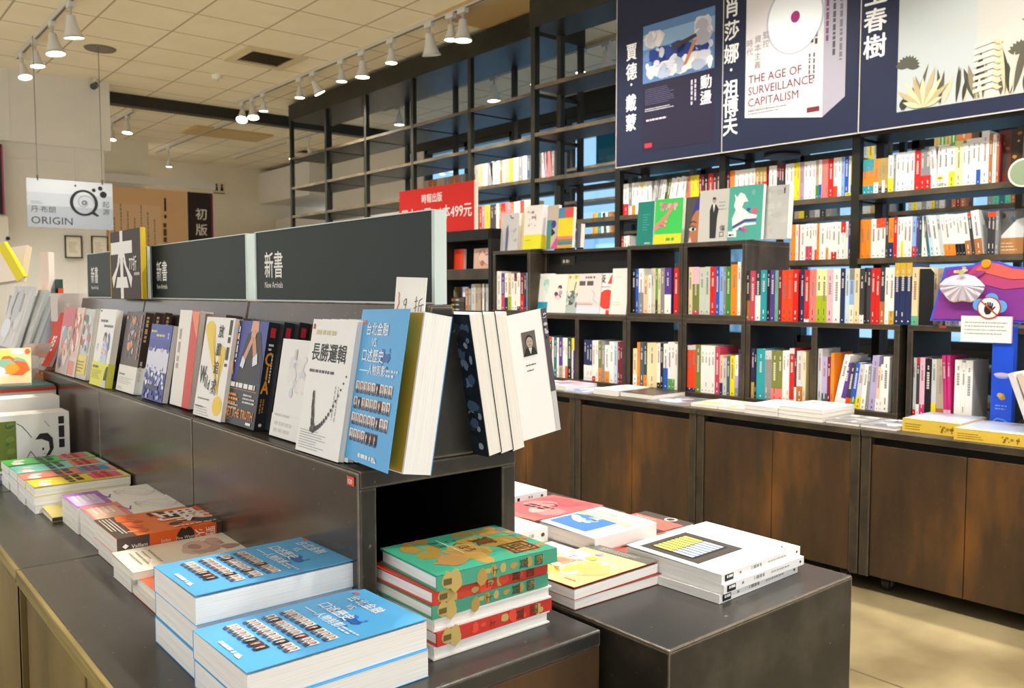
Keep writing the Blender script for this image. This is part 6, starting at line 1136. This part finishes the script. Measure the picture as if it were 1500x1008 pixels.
face((793, 799), .38, .225, .02, 'e8e4e0', 'narrow white and orange book right of the yellow-banded one', lambda m, F, w, h: m.rect(F, 0, 0, w, h*.3, 'd8502a', 1), zk, group=g)
def b3(m, F, w, h): m.rect(F, 0, h*.30, w*.5, h*.36, '4a8a8a', 1); m.ell(F, w*.62, h*.56, w*.22, h*.09, '3a3a90', 2); m.poly(F, [(w*.45, h*.28), (w*.8, h*.36), (w*.45, h*.48)], '1c1a1c', 2.4); m.poly(F, [(w*.4, 0), (w, h*.30), (w, 0)], 'd84a8a', 2); m.rect(F, 0, 0, w*.4, h*.3, '5a8a4a', 1)
face((799.5, 816), .36, .225, .02, 'c8b8a8', 'geometric patterned face-out book left of the yellow striped one', b3, zk, group=g)
def b4(m, F, w, h):
    m.rect(F, 0, h*.74, w*.45, h*.26, '4a8aa8', 1); m.rect(F, w*.45, h*.74, w*.55, h*.26, 'e0504a', 1)
    for i, c in enumerate(('d8a018', '4a7a98', '7a8a5a', 'e8806a')): m.rect(F, 0, h*(.0+.072*i), w, h*.072, c, 1)
face((816, 838), .35, .205, .02, 'ecd41e', 'yellow striped face-out book at the right end above the dark panel', b4, zk, group=g)
face((843, 850), .38, .12, .03, '5a5a6a', 'small dark grey book beside the yellow striped one', None, zk, group=g)
# inside the black end unit
def q3(px, V, z, h, t, c, lab, art=None, **k): return face(px, V, h, t, c, lab, art, z, tiltd=2, group='things in the black end unit', **k)
q3((659, 679), CV+.05, ZC0+.5855, .118, .02, 'e4401c', 'bright red face-out book in the top level of the black end unit')
q3((693.5, 720), CV+.05, ZC0+.5855, .115, .02, 'd8b09a', 'face-out book with a warm skin-toned picture in the black end unit', lambda m, F, w, h: m.blobs(F, w*.2, 0, w*.8, h, 18, ['c88a6a', 'e8c0a8', 'b06a50', 'd8c8d8'], 1, 3, .12, .3))
q3((722, 735), CV+.09, ZC0+.5855, .07, .02, 'dcd4cc', 'row end of small pale books right of the skin-toned picture')
for i, (z_, c) in enumerate(((0, '2a2a28'), (.028, '34322c'), (.056, '2c2a2a'), (.084, '4a423c'))):
    ua, ub_ = UW(660, 430, CV+.03)[0], UW(680, 430, CV+.03)[0]
    m = MB(); m.box((0, 0, 0), (ub_-ua, .13, .026), c); m.rect(Fr((0, 0, 0), X, Z), .004, .008, .035, .010, ('d8c030', 'c8b82a', 'b0a428', 'a86a3a')[i], 1); m.rect(Fr((0, 0, 0), X, Z), .05, .010, .03, .007, 'c8c4bc', 1)
    tag(m.obj('disc_case', GLOSS, loc=Wp(ua, CV+.03, ZC0+.3105+z_), rz=WROT), ('lowest', 'second lowest', 'third', 'topmost')[i]+' dark disc case of the pile in the black end unit', 'disc case', 'disc cases in the black end unit')
m = MB(); m.box((0, 0, 0), (.07, .1, .062), '2a6ab0'); F = Fr((0, 0, 0), X, Z); m.rect(F, .012, .003, .05, .056, 'dfe6ee', 1); m.rect(F, .0, .0, .012, .062, '1c4a90', 1)
tag(m.obj('small_box', GLOSS, loc=Wp(UW(676, 405, CV+.05)[0], CV+.05, ZC0+.423), rz=WROT), 'small blue and white box on top of the disc cases', 'box')
m = MB(); m.box((0, 0, 0), (.03, .08, .045), 'e8e8ea'); m.box((.03, 0, 0), (.045, .08, .06), '8a7a4a'); tag(m.obj('small_box', GLOSS, loc=Wp(UW(661, 405, CV+.05)[0], CV+.05, ZC0+.423), rz=WROT), 'tiny white box left of the blue one on the disc cases', 'box')
# dark pictured book and leaning cream one at the right end of the upper wall shelf level; face-out grey one below
def wface(px, z, h, c, lab, art, tilt=3): return face(px, 1.47, h, .014, c, lab, art, z, tiltd=tilt, group='face-out books on the wall shelf')
wface((1457, 1477), 1.4875, .235, '6a2e28', 'dark red and brown face-out book at the right of the upper wall shelf', lambda m, F, w, h: (m.rect(F, w*.12, h*.12, w*.7, h*.75, '5a3a22', 1), m.blobs(F, w*.1, h*.5, w*.8, h*.4, 8, ['b06a2a', '7a4a24', '2a241e'], 1.4, 3, .1, .25), m.ell(F, w*.45, h*.4, w*.25, h*.2, '3a3a36', 3)))
wface((1477, 1494), 1.4875, .235, '3a2a1a', 'black and amber face-out book right of the dark red one on the wall shelf', lambda m, F, w, h: m.blobs(F, 0, 0, w, h, 14, ['b87a2a', '2a1e14', '6a4420', 'e0b050'], 1, 5, .1, .25))
wface((1461, 1500), 1.1685, .20, '6a6866', 'grey, white and tan face-out book at the right end of the lower wall shelf', lambda m, F, w, h: (m.rect(F, 0, 0, w, h*.36, 'c08448', 1), m.poly(F, [(w*.05, h*.36), (w, h*.36), (w, h*.8), (w*.7, h*.76)], 'ecebea', 1.4), m.lines(F, w*.1, h*.08, w*.7, h*.22, 3, 'e8d8c0', 2, .4, seed=3), m.ell(F, w*.2, h*.86, w*.09, h*.06, '3a362a', 2), m.blobs(F, w*.45, h*.7, w*.25, h*.2, 5, ['3a5a7a', '5a7a98'], 2, 4, .2, .4)))
m = MB(); m.cyl((0, 0, 0), (0, 0, .012), .10, .10, 24, '4a4a55'); q = uu(1146, 231, 1.62)
tag(m.obj('round_lamp_shade', PLAST, loc=q), 'dark round disc lamp under the shelf behind the pale novels', 'lamp')
# ---------------------------------------------------------------- leaning picture books at the left picture edge (second gondola)
def edge_book(y, x, w, h, t, c, lab, art=None, tilt=18, **k): return lean(Vector((x, y, 0)), w, h, t, c, lab, art, k.pop('spine', 'R'), tilt=tilt, group='picture books at the left edge', name='picture_book', **k)
ga = lambda m, F, w, h: (m.blobs(F, 0, 0, w, h, 20, ['d8d8d6', 'c8c4c0', 'e4d8cc', 'bcbcc0'], 1, 4, .12, .3), m.rect(F, w*.66, h*.58, w*.12, h*.3, '8a8c92', 3), m.ell(F, w*.2, h*.3, w*.26, h*.16, 'e8e8f2', 3))
edge_book(4.62, .705, .40, .285, .02, 'cfcfce', 'large pale grey picture book leaning at the left picture edge', ga, 16, scol='c4c6c8')
edge_book(4.28, .735, .15, .27, .02, 'd4d6d2', 'tall grey white book right of the large pale picture book', lambda m, F, w, h: m.blobs(F, 0, 0, w, h, 10, ['dcdeda', 'c8ccc6', 'e4e4de'], 1, 3, .1, .3), 18, scol='aeb2b4')
edge_book(4.12, .75, .08, .26, .012, 'b4b8bc', 'thin grey book, rightmost of the leaning picture books at the left', None, 20, scol='8a9096')
pb = 'picture books at the left edge'
book(Vector((.775, 4.42, 1.045)), Vector((.55, -.75, .62)), Vector((-.4, .55, .75)), .045, .19, .02, 'f2e020', 'bright yellow book lying aslant on the left pile', None, 'R', scol='e0c818', group=pb, name='picture_book')
book(Vector((.72, 4.62, 1.03)), Vector((.5, -.85, .1)), Vector((.30, .1, .95)), .17, .17, .03, 'efe2d4', 'cream open book fanned at the top of the left pile', None, 'R', scol='d8c8a8', group=pb, name='picture_book')
book(Vector((.85, 4.26, .985)), Vector((.5, -.85, 0)), Vector((.0, .0, 1)), .045, .19, .03, 'f0d8c8', 'peach page-edged book standing at the top of the left pile', None, 'R', scol='e8e0d8', group=pb, name='picture_book')
m = MB(); m.box((0, 0, 0), (.02, .06, .07), '2c4a44'); m.box((0, -.001, 0), (.021, .03, .03), 'e0502a'); tag(m.obj('small_book', PAPER, loc=(.872, 4.16, .985)), 'small dark green book with orange foot sticking out of the left pile', 'book')

for x, y in ((1372, 264), (1238, 287), (1369, 384)):
    V = 1.4235; m = MB(); m.box((0, -.0015, 0), (.03, 0, .016), 'd8d83a'); m.rect(Fr((0, -.0015, 0), X, Z), .006, .005, .018, .006, '8a8a2a', 1)
    tag(m.obj('shelf_tag', PAPER, loc=uu(x, y, V), rz=WROT), ('small yellow-green tag on the upper shelf edge under the right banner', 'small yellow-green tag on the upper shelf edge beside the post', 'small yellow-green tag on the lower shelf edge above the long row')[(1372, 1238, 1369).index(x)], 'shelf tag', 'yellow-green shelf tags')
nb = len([o for o in bpy.data.objects if o.get('category') == 'book'])
finish_shelves(312-nb)
